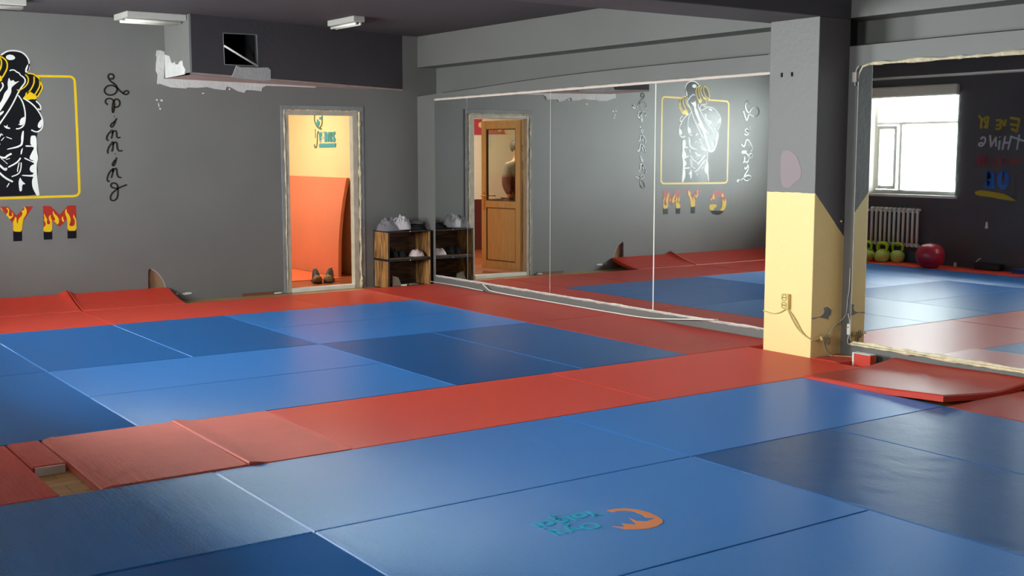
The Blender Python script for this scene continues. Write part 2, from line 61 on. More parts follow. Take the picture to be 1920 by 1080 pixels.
LOGO_T = [[[-2.9272,-6.4876],[-2.9776,-6.4871]],[[-2.9544,-6.4883],[-2.9525,-6.4161]],[[-2.9902,-6.4587],[-2.9962,-6.4643],[-3.0036,-6.4678],[-3.0117,-6.4689],[-3.0195,-6.4674],[-3.0261,-6.4636],[-3.031,-6.4577],[-3.0336,-6.4506],[-3.0335,-6.4428],[-3.0308,-6.4353],[-3.0258,-6.4288],[-3.019,-6.4241],[-3.0111,-6.4217],[-3.003,-6.4219],[-2.9956,-6.4246],[-2.9897,-6.4296],[-2.9859,-6.4362],[-2.9847,-6.4439],[-2.9862,-6.4517],[-2.9902,-6.4587]],[[-3.0586,-6.4929],[-3.058,-6.4219]],[[-3.0894,-6.464],[-3.0955,-6.4703],[-3.1027,-6.4746],[-3.1101,-6.4766],[-3.117,-6.476],[-3.1226,-6.473],[-3.1263,-6.4678],[-3.1278,-6.4609],[-3.1269,-6.4532],[-3.1236,-6.4454],[-3.1183,-6.4384],[-3.1116,-6.433],[-3.1042,-6.4297],[-3.0969,-6.4289],[-3.0905,-6.4308],[-3.0857,-6.435],[-3.083,-6.4412],[-3.0828,-6.4487],[-3.085,-6.4565],[-3.0894,-6.464]],[[-3.1169,-6.4374],[-3.1159,-6.3859],[-3.0998,-6.3896],[-3.089,-6.3941]],[[-3.1598,-6.466],[-3.1659,-6.472],[-3.1733,-6.476],[-3.1813,-6.4775],[-3.189,-6.4763],[-3.1956,-6.4725],[-3.2003,-6.4667],[-3.2027,-6.4593],[-3.2025,-6.4513],[-3.1997,-6.4433],[-3.1946,-6.4364],[-3.1877,-6.4312],[-3.1799,-6.4284],[-3.1719,-6.4282],[-3.1646,-6.4307],[-3.1588,-6.4356],[-3.1552,-6.4424],[-3.1541,-6.4503],[-3.1557,-6.4584],[-3.1598,-6.466]],[[-3.2282,-6.4755],[-3.2227,-6.4147]],[[-3.2262,-6.4882],[-3.2228,-6.499]],[[-3.0334,-6.5946],[-3.0411,-6.6013],[-3.0509,-6.6051],[-3.0618,-6.6056],[-3.0726,-6.6029],[-3.0822,-6.5973],[-3.0894,-6.5892],[-3.0936,-6.5797],[-3.0943,-6.5696],[-3.0914,-6.5601],[-3.0852,-6.5522],[-3.0764,-6.5468],[-3.0658,-6.5445],[-3.0547,-6.5455],[-3.0443,-6.5498],[-3.0356,-6.5568],[-3.0298,-6.5659],[-3.0274,-6.5759],[-3.0286,-6.5859],[-3.0334,-6.5946]],[[-3.1091,-6.5842],[-3.1313,-6.5771],[-3.1403,-6.5483]],[[-3.1571,-6.5926],[-3.1508,-6.5578],[-3.1393,-6.5206],[-3.1249,-6.512],[-3.1072,-6.5114]],[[-3.2291,-6.538],[-3.207,-6.5326],[-3.1926,-6.5497],[-3.1889,-6.5896]],[[-3.2233,-6.5902],[-3.2297,-6.5418]]]
PLASTER = [[[-1.93,2.4136],[-1.9723,2.4254],[-2.0079,2.4217],[-2.0167,2.3716],[-2.0087,2.3581],[-2.0196,2.2886],[-2.0232,2.2262],[-2.0053,2.1923],[-2.0153,2.1088],[-2.0051,2.0952],[-1.9941,2.106],[-1.9483,2.09],[-1.8773,2.0712],[-1.7906,2.0682],[-1.7252,2.0652],[-1.7176,2.076],[-1.6148,2.0755],[-1.5106,2.0857],[-1.4363,2.0701],[-1.3233,2.0604],[-1.3071,2.0954],[-1.2616,2.0896],[-1.1936,2.0555],[-1.1247,2.0393],[-1.1006,2.069],[-1.015,2.0678],[-0.9368,2.059],[-0.928,2.0958],[-0.88,2.1192],[-0.8166,2.1175],[-0.6563,2.1187],[-0.3285,2.1135],[-0.3281,2.1323],[-0.6551,2.1668],[-0.8945,2.17],[-1.9461,2.1527]]]
FLECK = [[[-1.5682,2.0272],[-1.5496,2.0298],[-1.5387,2.0209],[-1.5611,2.0167]],[[-2.0314,1.9521],[-2.0171,1.9559],[-2.0119,1.9421],[-2.0263,1.9362]],[[-1.9889,1.9496],[-1.9673,1.9536],[-1.9643,1.9362],[-1.9823,1.9323]],[[-2.0128,1.9177],[-2.0043,1.9144],[-1.9984,1.8797],[-2.0069,1.8809]],[[-2.0024,1.8692],[-1.9845,1.8695],[-1.9866,1.852],[-1.9993,1.8553]],[[-1.2847,2.0817],[-1.2695,2.0785],[-1.2739,2.0604],[-1.2837,2.0637]],[[-1.8358,0.0334],[-1.7862,0.0435],[-1.7314,0.037],[-1.7428,0.0243],[-1.8144,0.0185]],[[-1.8954,0.0402],[-1.879,0.0445],[-1.8741,0.028],[-1.8906,0.0238]]]
PL_SIDE = [[[1.5337,2.1585],[1.5146,2.387],[1.4522,2.3794],[1.36,2.3631],[1.3145,2.302],[1.2747,2.2893],[1.2126,2.2992],[1.2048,2.2749],[1.1151,2.2663],[1.0927,2.2919],[1.0127,2.3004],[0.9971,2.256],[0.9366,2.2124],[0.9661,2.1672],[1.2463,2.1613]]]
DUCT = [[0.3601,2.5604],[0.7561,2.5746],[0.7596,2.2736],[0.3685,2.2675]]
PL_FRONT = [[[0.4474,2.1582],[0.5016,2.2645],[0.5522,2.2521],[0.7424,2.2587],[0.8838,2.2662],[0.9144,2.2433],[0.9115,2.1449],[0.8265,2.1341],[0.4977,2.1469]]]
BULK_EDGE = [[-0.0011,2.1548],[2.7492,2.1077],[0.006,2.6597]]
HOLE = [[-2.1768,0.0396],[-2.1672,0.2823],[-2.1559,0.298],[-2.1349,0.2968],[-2.1118,0.2861],[-2.0661,0.2483],[-2.0347,0.1994],[-2.0103,0.1508],[-1.9956,0.0932],[-1.9931,0.0268]]
CABLE = [[1.2813,0.0157],[0.5805,0.0208],[0.1159,0.0138]]
CABLE2 = [[0.1155,0.0806],[0.036,0.0436],[-0.0132,0.0207],[-0.7792,0.0109],[-1.3736,0.0115],[-1.9948,0.0109],[-2.4589,0.0213],[-2.7738,0.051],[-3.1408,0.0914],[-3.2623,0.1012]]
CRACK = [[1.469,2.053],[0.9597,2.0736],[0.2285,2.0984],[-0.722,2.1379],[-1.5274,2.1553],[-2.2588,2.1655],[-3.1263,2.1698],[-3.727,2.172]]
CRACK2 = [[-4.426,2.1778],[-4.9616,2.182],[-5.3669,2.1852],[-5.811,2.1854]]
PATCH = [[0.7156,0.3426],[0.753,0.3482],[0.7962,0.3222],[0.7934,0.2912],[0.7648,0.2707],[0.7739,0.2558],[0.7146,0.2691],[0.6642,0.2788],[0.6314,0.273],[0.5944,0.2704],[0.5941,0.2789],[0.631,0.2815],[0.6807,0.2832],[0.7134,0.2975],[0.7249,0.3192]]
PINK = [[-4.1713,1.448],[-4.2544,1.4543],[-4.3216,1.4106],[-4.3657,1.3115],[-4.3594,1.2616],[-4.3036,1.223],[-4.2554,1.1842],[-4.1882,1.1952],[-4.1684,1.2836]]
BR_WINBOTTOM = [0.3527,0.8987]

# ---------------------------------------------------------------- materials
def lin(c): return tuple((v/12.92 if v <= .04045 else ((v+.055)/1.055)**2.4) for v in c)
def hexc(r, g, b): return lin((r/255, g/255, b/255))
def mat(name, rgb, rough=.6, metal=0.0, spec=.5, noise_amt=0.0, noise_scale=6.0, bump=0.0, bump_scale=60.0, rough_var=0.0, coat=0.0, emit=None, est=0.0):
    m = bpy.data.materials.new(name); m.use_nodes = True; nt = m.node_tree; b = nt.nodes['Principled BSDF']
    b.inputs['Base Color'].default_value = (*rgb, 1); b.inputs['Roughness'].default_value = rough
    b.inputs['Metallic'].default_value = metal; b.inputs['Specular IOR Level'].default_value = spec
    b.inputs['Coat Weight'].default_value = coat; b.inputs['Coat Roughness'].default_value = .15
    if emit: b.inputs['Emission Color'].default_value = (*emit, 1); b.inputs['Emission Strength'].default_value = est
    tc = nt.nodes.new('ShaderNodeTexCoord')
    if noise_amt or rough_var:
        n = nt.nodes.new('ShaderNodeTexNoise'); n.inputs['Scale'].default_value = noise_scale; n.inputs['Detail'].default_value = 6
        nt.links.new(tc.outputs['Object'], n.inputs['Vector'])
        if noise_amt:
            r = nt.nodes.new('ShaderNodeMapRange'); r.inputs[1].default_value = .3; r.inputs[2].default_value = .7
            r.inputs[3].default_value = 1-noise_amt; r.inputs[4].default_value = 1+noise_amt
            nt.links.new(n.outputs[0], r.inputs[0])
            v = nt.nodes.new('ShaderNodeVectorMath'); v.operation = 'SCALE'; v.inputs[0].default_value = rgb
            nt.links.new(r.outputs[0], v.inputs['Scale']); nt.links.new(v.outputs[0], b.inputs['Base Color'])
        if rough_var:
            r = nt.nodes.new('ShaderNodeMapRange'); r.inputs[1].default_value = .3; r.inputs[2].default_value = .7
            r.inputs[3].default_value = rough-rough_var; r.inputs[4].default_value = rough+rough_var
            nt.links.new(n.outputs[0], r.inputs[0]); nt.links.new(r.outputs[0], b.inputs['Roughness'])
    if bump:
        n2 = nt.nodes.new('ShaderNodeTexNoise'); n2.inputs['Scale'].default_value = bump_scale; n2.inputs['Detail'].default_value = 4
        nt.links.new(tc.outputs['Object'], n2.inputs['Vector'])
        bp = nt.nodes.new('ShaderNodeBump'); bp.inputs['Strength'].default_value = bump; bp.inputs['Distance'].default_value = .01
        nt.links.new(n2.outputs[0], bp.inputs['Height']); nt.links.new(bp.outputs[0], b.inputs['Normal'])
    return m
def wood(name, c1, c2, axis='X', scale=8.0, planks=0.0, rough=.45):
    m = bpy.data.materials.new(name); m.use_nodes = True; nt = m.node_tree; b = nt.nodes['Principled BSDF']
    tc = nt.nodes.new('ShaderNodeTexCoord'); mp = nt.nodes.new('ShaderNodeMapping')
    mp.inputs['Scale'].default_value = {'X': (1, 9, 9), 'Y': (9, 1, 9), 'Z': (9, 9, 1)}[axis]
    nt.links.new(tc.outputs['Object'], mp.inputs[0])
    n = nt.nodes.new('ShaderNodeTexNoise'); n.inputs['Scale'].default_value = scale; n.inputs['Detail'].default_value = 8; n.inputs['Distortion'].default_value = 1.2
    nt.links.new(mp.outputs[0], n.inputs['Vector'])
    cr = nt.nodes.new('ShaderNodeValToRGB'); cr.color_ramp.elements[0].position = .35; cr.color_ramp.elements[1].position = .68
    cr.color_ramp.elements[0].color = (*c1, 1); cr.color_ramp.elements[1].color = (*c2, 1)
    nt.links.new(n.outputs[0], cr.inputs[0])
    last = cr.outputs[0]
    if planks:
        br = nt.nodes.new('ShaderNodeTexBrick'); br.inputs['Scale'].default_value = 1.0; br.inputs['Brick Width'].default_value = planks*7; br.inputs['Row Height'].default_value = planks
        br.inputs['Mortar Size'].default_value = .002; br.inputs['Color1'].default_value = (1, 1, 1, 1); br.inputs['Color2'].default_value = (.78, .78, .78, 1); br.inputs['Mortar'].default_value = (.25, .2, .15, 1)
        nt.links.new(tc.outputs['Object'], br.inputs['Vector'])
        mx = nt.nodes.new('ShaderNodeMixRGB'); mx.blend_type = 'MULTIPLY'; mx.inputs[0].default_value = 1
        nt.links.new(last, mx.inputs[1]); nt.links.new(br.outputs[0], mx.inputs[2]); last = mx.outputs[0]
    nt.links.new(last, b.inputs['Base Color']); b.inputs['Roughness'].default_value = rough
    return m
def glass(name, tint=(.95, .98, .97), gl=.09):
    m = bpy.data.materials.new(name); m.use_nodes = True; nt = m.node_tree; nt.nodes.clear()
    o = nt.nodes.new('ShaderNodeOutputMaterial'); t = nt.nodes.new('ShaderNodeBsdfTransparent'); t.inputs[0].default_value = (*tint, 1)
    g = nt.nodes.new('ShaderNodeBsdfGlossy'); g.inputs['Roughness'].default_value = .02; mx = nt.nodes.new('ShaderNodeMixShader'); mx.inputs[0].default_value = gl
    nt.links.new(t.outputs[0], mx.inputs[1]); nt.links.new(g.outputs[0], mx.inputs[2]); nt.links.new(mx.outputs[0], o.inputs[0])
    return m
def painted(name, lower, upper, zline, slope=0.0, rough=.55, z2=None):
    """two colours of wall paint meeting along a line whose height changes with world x"""
    m = bpy.data.materials.new(name); m.use_nodes = True; nt = m.node_tree; b = nt.nodes['Principled BSDF']
    tc = nt.nodes.new('ShaderNodeTexCoord'); sp = nt.nodes.new('ShaderNodeSeparateXYZ'); nt.links.new(tc.outputs['Object'], sp.inputs[0])
    a = nt.nodes.new('ShaderNodeMath'); a.operation = 'MULTIPLY_ADD'; a.inputs[1].default_value = slope; a.inputs[2].default_value = zline
    nt.links.new(sp.outputs[0], a.inputs[0])
    n = nt.nodes.new('ShaderNodeTexNoise'); n.inputs['Scale'].default_value = 14; nt.links.new(tc.outputs['Object'], n.inputs['Vector'])
    n2 = nt.nodes.new('ShaderNodeMath'); n2.operation = 'MULTIPLY_ADD'; n2.inputs[1].default_value = .012; nt.links.new(n.outputs[0], n2.inputs[0]); nt.links.new(a.outputs[0], n2.inputs[2])
    g = nt.nodes.new('ShaderNodeMath'); g.operation = 'GREATER_THAN'; nt.links.new(sp.outputs[2], g.inputs[0]); nt.links.new(n2.outputs[0], g.inputs[1])
    mx = nt.nodes.new('ShaderNodeMixRGB'); mx.inputs[1].default_value = (*lower, 1); mx.inputs[2].default_value = (*upper, 1)
    nt.links.new(g.outputs[0], mx.inputs[0]); nt.links.new(mx.outputs[0], b.inputs['Base Color']); b.inputs['Roughness'].default_value = rough
    bn = nt.nodes.new('ShaderNodeTexNoise'); bn.inputs['Scale'].default_value = 25; bn.inputs['Detail'].default_value = 5; nt.links.new(tc.outputs['Object'], bn.inputs['Vector'])
    bp = nt.nodes.new('ShaderNodeBump'); bp.inputs['Strength'].default_value = .25; bp.inputs['Distance'].default_value = .01
    nt.links.new(bn.outputs[0], bp.inputs['Height']); nt.links.new(bp.outputs[0], b.inputs['Normal'])
    return m
GREY = hexc(108, 106, 103)
M_wall = mat('grey_wall_paint', GREY, .5, noise_amt=.06, noise_scale=1.3, bump=.10, bump_scale=14)
M_ceil = mat('dark_ceiling_paint', hexc(66, 61, 65), .75, noise_amt=.06, noise_scale=2, bump=.2, bump_scale=20)
M_dark = mat('dark_grey_surface', hexc(70, 65, 69), .6, noise_amt=.08, noise_scale=2, bump=.2, bump_scale=20)  # darker grey than the walls, for cross beam and bulkhead front
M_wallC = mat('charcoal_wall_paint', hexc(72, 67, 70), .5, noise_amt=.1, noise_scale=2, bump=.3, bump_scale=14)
M_pillar = painted('pillar_paint_yellow_grey', hexc(234, 206, 138), hexc(84, 79, 81), 1.745, -1.0, .5)  # darker yellow and grey than on the pillar's other faces
M_pillar_side = painted('pillar_paint_side', hexc(242, 215, 146), hexc(116, 112, 110), 1.15, 0, .5)
M_white = mat('white_pvc', hexc(222, 220, 210), .4, noise_amt=.05, noise_scale=9)
M_offw = mat('off_white_plastic', hexc(226, 222, 212), .45)
M_foam = mat('beige_mounting_foam', hexc(205, 190, 160), .9, noise_amt=.25, noise_scale=25, bump=.8, bump_scale=70)
M_plas = mat('white_plaster', hexc(190, 186, 184), .9, noise_amt=.08, noise_scale=9, bump=.6, bump_scale=30)
M_plaspink = mat('pinkish_plaster', hexc(182, 158, 150), .9, noise_amt=.12, noise_scale=7, bump=.5, bump_scale=25)
M_band = mat('grey_plaster_band', hexc(128, 128, 128), .7, noise_amt=.15, noise_scale=7)
M_black = mat('black_void', hexc(14, 14, 14), .9)
M_mirror = mat('mirror_silvering', (.80, .835, .82), .012, metal=1.0)
M_blue = mat('blue_mat_vinyl', hexc(22, 106, 178), .33, spec=.8)
M_blue2 = mat('wrinkled_blue_mat_vinyl', hexc(22, 106, 178), .34, spec=.8, bump=.42, bump_scale=6)
M_red = mat('red_mat_vinyl', hexc(200, 58, 40), .36, spec=.5)
M_redpale = mat('window_lit_red_mat_vinyl', hexc(208, 98, 82), .5, noise_amt=.06, noise_scale=5)  # paler red paints the window's brightening into these mats
M_foamwhite = mat('white_foam_core', hexc(226, 222, 214), .9, noise_amt=.08, noise_scale=18)
M_floor = wood('laminate_floor', hexc(176, 122, 62), hexc(214, 166, 98), 'X', 3.0, .13, .35)
M_floor2 = wood('brown_laminate_floor', hexc(128, 62, 30), hexc(168, 88, 46), 'X', 3.0, .13, .35)
M_door = wood('honey_wood_veneer', hexc(204, 170, 118), hexc(216, 186, 136), 'Z', 2.0, 0, .4)
M_crate = wood('crate_wood', hexc(60, 34, 14), hexc(196, 140, 78), 'Z', 3.2, 0, .6)
M_crate_in = wood('crate_wood_inside', hexc(36, 24, 16), hexc(110, 76, 46), 'X', 3.0, 0, .7)
M_crate_blk = mat('black_edge', hexc(24, 23, 24), .5)
M_yel = mat('yellow_room_paint', hexc(234, 212, 158), .6, noise_amt=.03, noise_scale=2)
M_glass = glass('window_glass'); M_glass2 = glass('door_glass', (.86, .88, .84), .06)
M_pblk = mat('black_mural_paint', hexc(16, 16, 20), .3)
M_pwht = mat('white_mural_paint', hexc(214, 212, 208), .35)
M_pyel = mat('yellow_mural_paint', hexc(214, 176, 22), .35)
M_pred = mat('red_mural_paint', hexc(158, 38, 26), .4)
M_pbrown = mat('glossy_dark_brown_paint', hexc(40, 34, 28), .18, coat=.6)
M_teal = mat('teal_paint', hexc(52, 150, 164), .5)

# ---------------------------------------------------------------- mesh helpers
class MB:
    def __init__(s): s.v = []; s.f = []; s.sm = []
    def add(s, vs, fs, smooth=False):
        o = len(s.v); s.v += [tuple(p) for p in vs]; s.f += [tuple(i+o for i in f) for f in fs]; s.sm += [smooth]*len(fs); return s
    def box(s, x0, x1, y0, y1, z0, z1, rot=0, c=None):
        vs = [(x, y, z) for x in (x0, x1) for y in (y0, y1) for z in (z0, z1)]
        if rot:
            cx, cy = c if c else ((x0+x1)/2, (y0+y1)/2); k, q = math.cos(rot), math.sin(rot)
            vs = [(cx+(x-cx)*k-(y-cy)*q, cy+(x-cx)*q+(y-cy)*k, z) for x, y, z in vs]
        return s.add(vs, [(0, 1, 3, 2), (4, 6, 7, 5), (0, 4, 5, 1), (2, 3, 7, 6), (0, 2, 6, 4), (1, 5, 7, 3)])
    def tube(s, pts, r, n=8, closed=False):
        pts = [Vector(p) for p in pts]; N = len(pts); rr = r if isinstance(r, (list, tuple)) else [r]*N; rings = []
        up = Vector((0, 0, 1))
        for i, p in enumerate(pts):
            t = (pts[(i+1) % N]-pts[i-1]) if closed else (pts[min(i+1, N-1)]-pts[max(i-1, 0)])
            if t.length < 1e-9: t = Vector((1, 0, 0))
            t.normalize(); u = up if abs(t.z) < .95 else Vector((1, 0, 0)); a = t.cross(u).normalized(); b = t.cross(a)
            if i and (a.dot(la) < 0): pass
            la = a
            rings.append([p+(a*math.cos(2*PI*k/n)+b*math.sin(2*PI*k/n))*rr[i] for k in range(n)])
        vs = [v for r_ in rings for v in r_]; fs = []
        for i in range(N if closed else N-1):
            j = (i+1) % N
            for k in range(n): fs.append((i*n+k, i*n+(k+1) % n, j*n+(k+1) % n, j*n+k))
        if not closed: fs += [tuple(range(n))[::-1], tuple((N-1)*n+k for k in range(n))]
        return s.add(vs, fs, True)
    def lathe(s, prof, c=(0, 0, 0), n=28, sx=1, sy=1):
        vs = []; 
        for r, z in prof: vs += [(c[0]+r*sx*math.cos(2*PI*k/n), c[1]+r*sy*math.sin(2*PI*k/n), c[2]+z) for k in range(n)]
        fs = [(i*n+k, i*n+(k+1) % n, (i+1)*n+(k+1) % n, (i+1)*n+k) for i in range(len(prof)-1) for k in range(n)]
        fs += [tuple(range(n))[::-1], tuple((len(prof)-1)*n+k for k in range(n))]
        return s.add(vs, fs, True)
    def prism(s, outer, holes, f3, d0, d1):
        """polygon in 2D with holes, placed by f3(u, v, depth), between depths d0 and d1"""
        loops = [outer]+list(holes); flat = [p for l in loops for p in l]
        tris = tessellate_polygon([[Vector((p[0], p[1], 0)) for p in l] for l in loops])
        n = len(flat); vs = [f3(p[0], p[1], d0) for p in flat]+[f3(p[0], p[1], d1) for p in flat]
        fs = [tuple(t) for t in tris]+[tuple(i+n for i in t)[::-1] for t in tris]
        o = 0
        for l in loops:
            m = len(l)
            for i in range(m): a, b = o+i, o+(i+1) % m; fs.append((a, b, b+n, a+n))
            o += m
        return s.add(vs, fs)
    def ribbon(s, pts, w, f3, d0, d1, taper=True):
        P = [Vector(p) for p in pts]
        if len(P) > 2: P = smooth_line(P)
        N = len(P); L, R_ = [], []
        for i in range(N):
            t = P[min(i+1, N-1)]-P[max(i-1, 0)]
            if t.length < 1e-9: t = Vector((1, 0))
            t.normalize(); nrm = Vector((-t.y, t.x)); k = w/2
            if taper and i in (0, N-1): k *= .45
            L.append(P[i]+nrm*k); R_.append(P[i]-nrm*k)
        vs = [f3(p.x, p.y, d) for d in (d0, d1) for p in L+R_]
        M_ = 2*N; fs = []
        for i in range(N-1):
            fs += [(i, i+1, N+i+1, N+i), (M_+i, M_+N+i, M_+N+i+1, M_+i+1), (i, M_+i, M_+i+1, i+1), (N+i, N+i+1, M_+N+i+1, M_+N+i)]
        fs += [(0, N, M_+N, M_), (N-1, M_+N-1, M_+2*N-1, 2*N-1)]
        return s.add(vs, fs)
    def obj(s, name, m, parent=None, bevel=0, loc=None, subsurf=0):
        me = bpy.data.meshes.new(name); me.from_pydata(s.v, [], s.f); me.update()
        bm = bmesh.new(); bm.from_mesh(me); bmesh.ops.recalc_face_normals(bm, faces=bm.faces); bm.to_mesh(me); bm.free()
        me.polygons.foreach_set('use_smooth', s.sm if len(s.sm) == len(me.polygons) else [False]*len(me.polygons))
        mats = m if isinstance(m, (list, tuple)) else [m]
        for q in mats: me.materials.append(q)
        o = bpy.data.objects.new(name, me); COL.objects.link(o)
        if parent: 
            o.parent = parent
            o.matrix_parent_inverse = PW(parent).inverted()
        if bevel:
            b = o.modifiers.new('bevel', 'BEVEL'); b.width = bevel; b.segments = 2; b.limit_method = 'ANGLE'; b.angle_limit = .6
        if subsurf:
            b = o.modifiers.new('sub', 'SUBSURF'); b.levels = subsurf; b.render_levels = subsurf
        return o
def PW(o):
    m = Matrix.LocRotScale(o.location, o.rotation_euler, o.scale)
    return PW(o.parent) @ o.matrix_parent_inverse @ m if o.parent else m
def smooth_line(P, it=2):
    for _ in range(it):
        Q = [P[0]]
        for a, b in zip(P[:-1], P[1:]): Q += [a*.75+b*.25, a*.25+b*.75]
        Q.append(P[-1]); P = Q
    return P
def smooth_poly(P, it=1):
    P = [Vector(p) for p in P]
    for _ in range(it):
        Q = []
        for a, b in zip(P, P[1:]+P[:1]): Q += [a*.8+b*.2, a*.2+b*.8]
        P = Q
    return [(p.x, p.y) for p in P]
def tag(o, label=None, cat=None, group=None, kind=None):
    if label: o['label'] = label
    if cat: o['category'] = cat
    if group: o['group'] = group
    if kind: o['kind'] = kind
    return o
def struct(o): o['kind'] = 'structure'; return o
def empty(name, loc, label, cat, group=None, rz=0):
    o = bpy.data.objects.new(name, None); COL.objects.link(o); o.location = loc; o.rotation_euler = (0, 0, rz); o.empty_display_size = .1
    return tag(o, label, cat, group)
fA = lambda u, v, d: (u, 1.5-d, v)          # painted on the back wall
fC = lambda u, v, d: (-5.54+d, u, v)        # on the left wall
fE = lambda u, v, d: (.75-d, u, v)          # next room's side wall
fP = lambda u, v, d: (u, -4.49-d, v)        # pillar face towards the room's front
fPx = lambda u, v, d: (.59-d, u, v)         # pillar face towards the windows
fF = lambda u, v, d: (u, v, d)              # on the floor mats
fB = lambda u, v, d: (.91-d, u, v)          # right wall
BX = Vector((.725+1.926, 1.5-.77, 0)).normalized()
fG = lambda u, v, d: (-1.926+BX.x*u+BX.y*d, .77+BX.y*u-BX.x*d, v)

# ================================================================ SETTING
FL = -.04; CZ = 2.71
struct(MB().box(-5.54, .91, -12.5, 1.62, FL-.1, FL).box(-7.5, -5.54, -12.5, -7.4, FL-.1, FL).obj('floor', M_floor))
struct(MB().box(-7.7, 1.5, -12.7, 1.62, CZ, CZ+.15).obj('ceiling', M_ceil))
DX0, DX1, DZ = -.69, .165, 1.875
outer = [(-5.8, FL), (HOLE[0][0], FL)]+[(HOLE[1][0], HOLE[1][1])]+[tuple(p) for p in HOLE[2:9]]+[(HOLE[-1][0], FL)]+[(DX0, FL), (DX0, DZ), (DX1, DZ), (DX1, FL), (1.5, FL), (1.5, CZ), (-5.8, CZ)]
wb = struct(MB().prism(outer, [], fA, 0, -.12).obj('wall_back', M_wall))
# broken hole in the plasterboard: cavity behind, torn paper edge
c = MB(); c.box(-2.3, -1.85, 1.66, 1.68, FL, .4).box(-2.3, -2.28, 1.62, 1.68, FL, .4).box(-1.87, -1.85, 1.62, 1.68, FL, .4).box(-2.3, -1.85, 1.62, 1.68, .38, .4)
cav = struct(c.obj('wall_cavity', mat('bare_chipboard', hexc(140, 112, 84), .8, noise_amt=.15, noise_scale=12)))
c2 = MB().prism([(HOLE[0][0], FL)]+[tuple(p) for p in HOLE[1:9]]+[(HOLE[-1][0], FL)], [], fA, -.045, -.055).obj('wall_cavity_board', mat('tan_chipboard', hexc(150, 118, 88), .8, noise_amt=.15, noise_scale=12)); struct(c2)
e = MB(); e.ribbon([HOLE[i] for i in range(3, 10)], .006, fA, .001, .003); struct(e.obj('trim_1', M_plas))
# right wall (mirror wall): low wall with an uneven top edge, recess, deep beam
lw = [(1.5, FL)]+[(1.5, 2.052)]+[tuple(p) for p in CRACK[1:]]+[(-4.2, 2.175)]+[tuple(p) for p in CRACK2]+[(-8, 2.2), (-12.5, 2.2), (-12.5, FL)]
struct(MB().prism(lw, [], fB, 0, -.4).obj('wall_right', M_wall))
struct(MB().box(1.16, 1.4, -12.5, 1.5, 2.03, 2.40).obj('wall_recess', M_wall))
struct(MB().box(.915, 1.45, -12.5, 1.5, 2.372, CZ).obj('ceiling_beam', M_wall, bevel=.004))
struct(MB().box(-5.54, .915, -4.49, -3.97, 2.366, CZ).obj('ceiling_beam', M_dark, bevel=.006))
# left wall with windows, front bay
holes = [[(a, c_), (b, c_), (b, d), (a, d)] for a, b, c_, d in WINS]
struct(MB().prism([(1.62, FL), (1.62, CZ), (-7.4, CZ), (-7.4, FL)], holes, fC, 0, -.3).obj('wall_left', M_wallC))
a, b, c_, d = ADDED_WIN
struct(MB().prism([(-7.2, FL), (-7.2, CZ), (-12.7, CZ), (-12.7, FL)], [[(a, c_), (b, c_), (b, d), (a, d)]], lambda u, v, q: (-7.5+q, u, v), 0, -.3).obj('wall_left_bay', M_wallC))
struct(MB().box(-7.5, -5.84, -7.4, -7.2, FL, CZ).obj('wall_bay_return', M_wallC))
struct(MB().box(-7.7, 1.5, -12.7, -12.5, FL, CZ).obj('wall_front', M_wall))
# pillar
def pillar():
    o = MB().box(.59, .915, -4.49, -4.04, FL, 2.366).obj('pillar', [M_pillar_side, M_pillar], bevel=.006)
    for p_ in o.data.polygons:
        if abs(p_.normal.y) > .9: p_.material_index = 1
    return struct(o)
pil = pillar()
tagp = MB().prism(PATCH, [], fP, -.001, .003).obj('plaster_scar', M_band, pil)
MB().prism(smooth_poly(PINK), [], fPx, -.001, .002).obj('paint_patch', mat('pinkish_primer_patch', hexc(150, 134, 136), .8), pil)
for yy in (-4.16, -4.255): MB().box(.582, .59, yy-.006, yy+.006, 1.97, 2.0).obj('nail', M_black, pil)
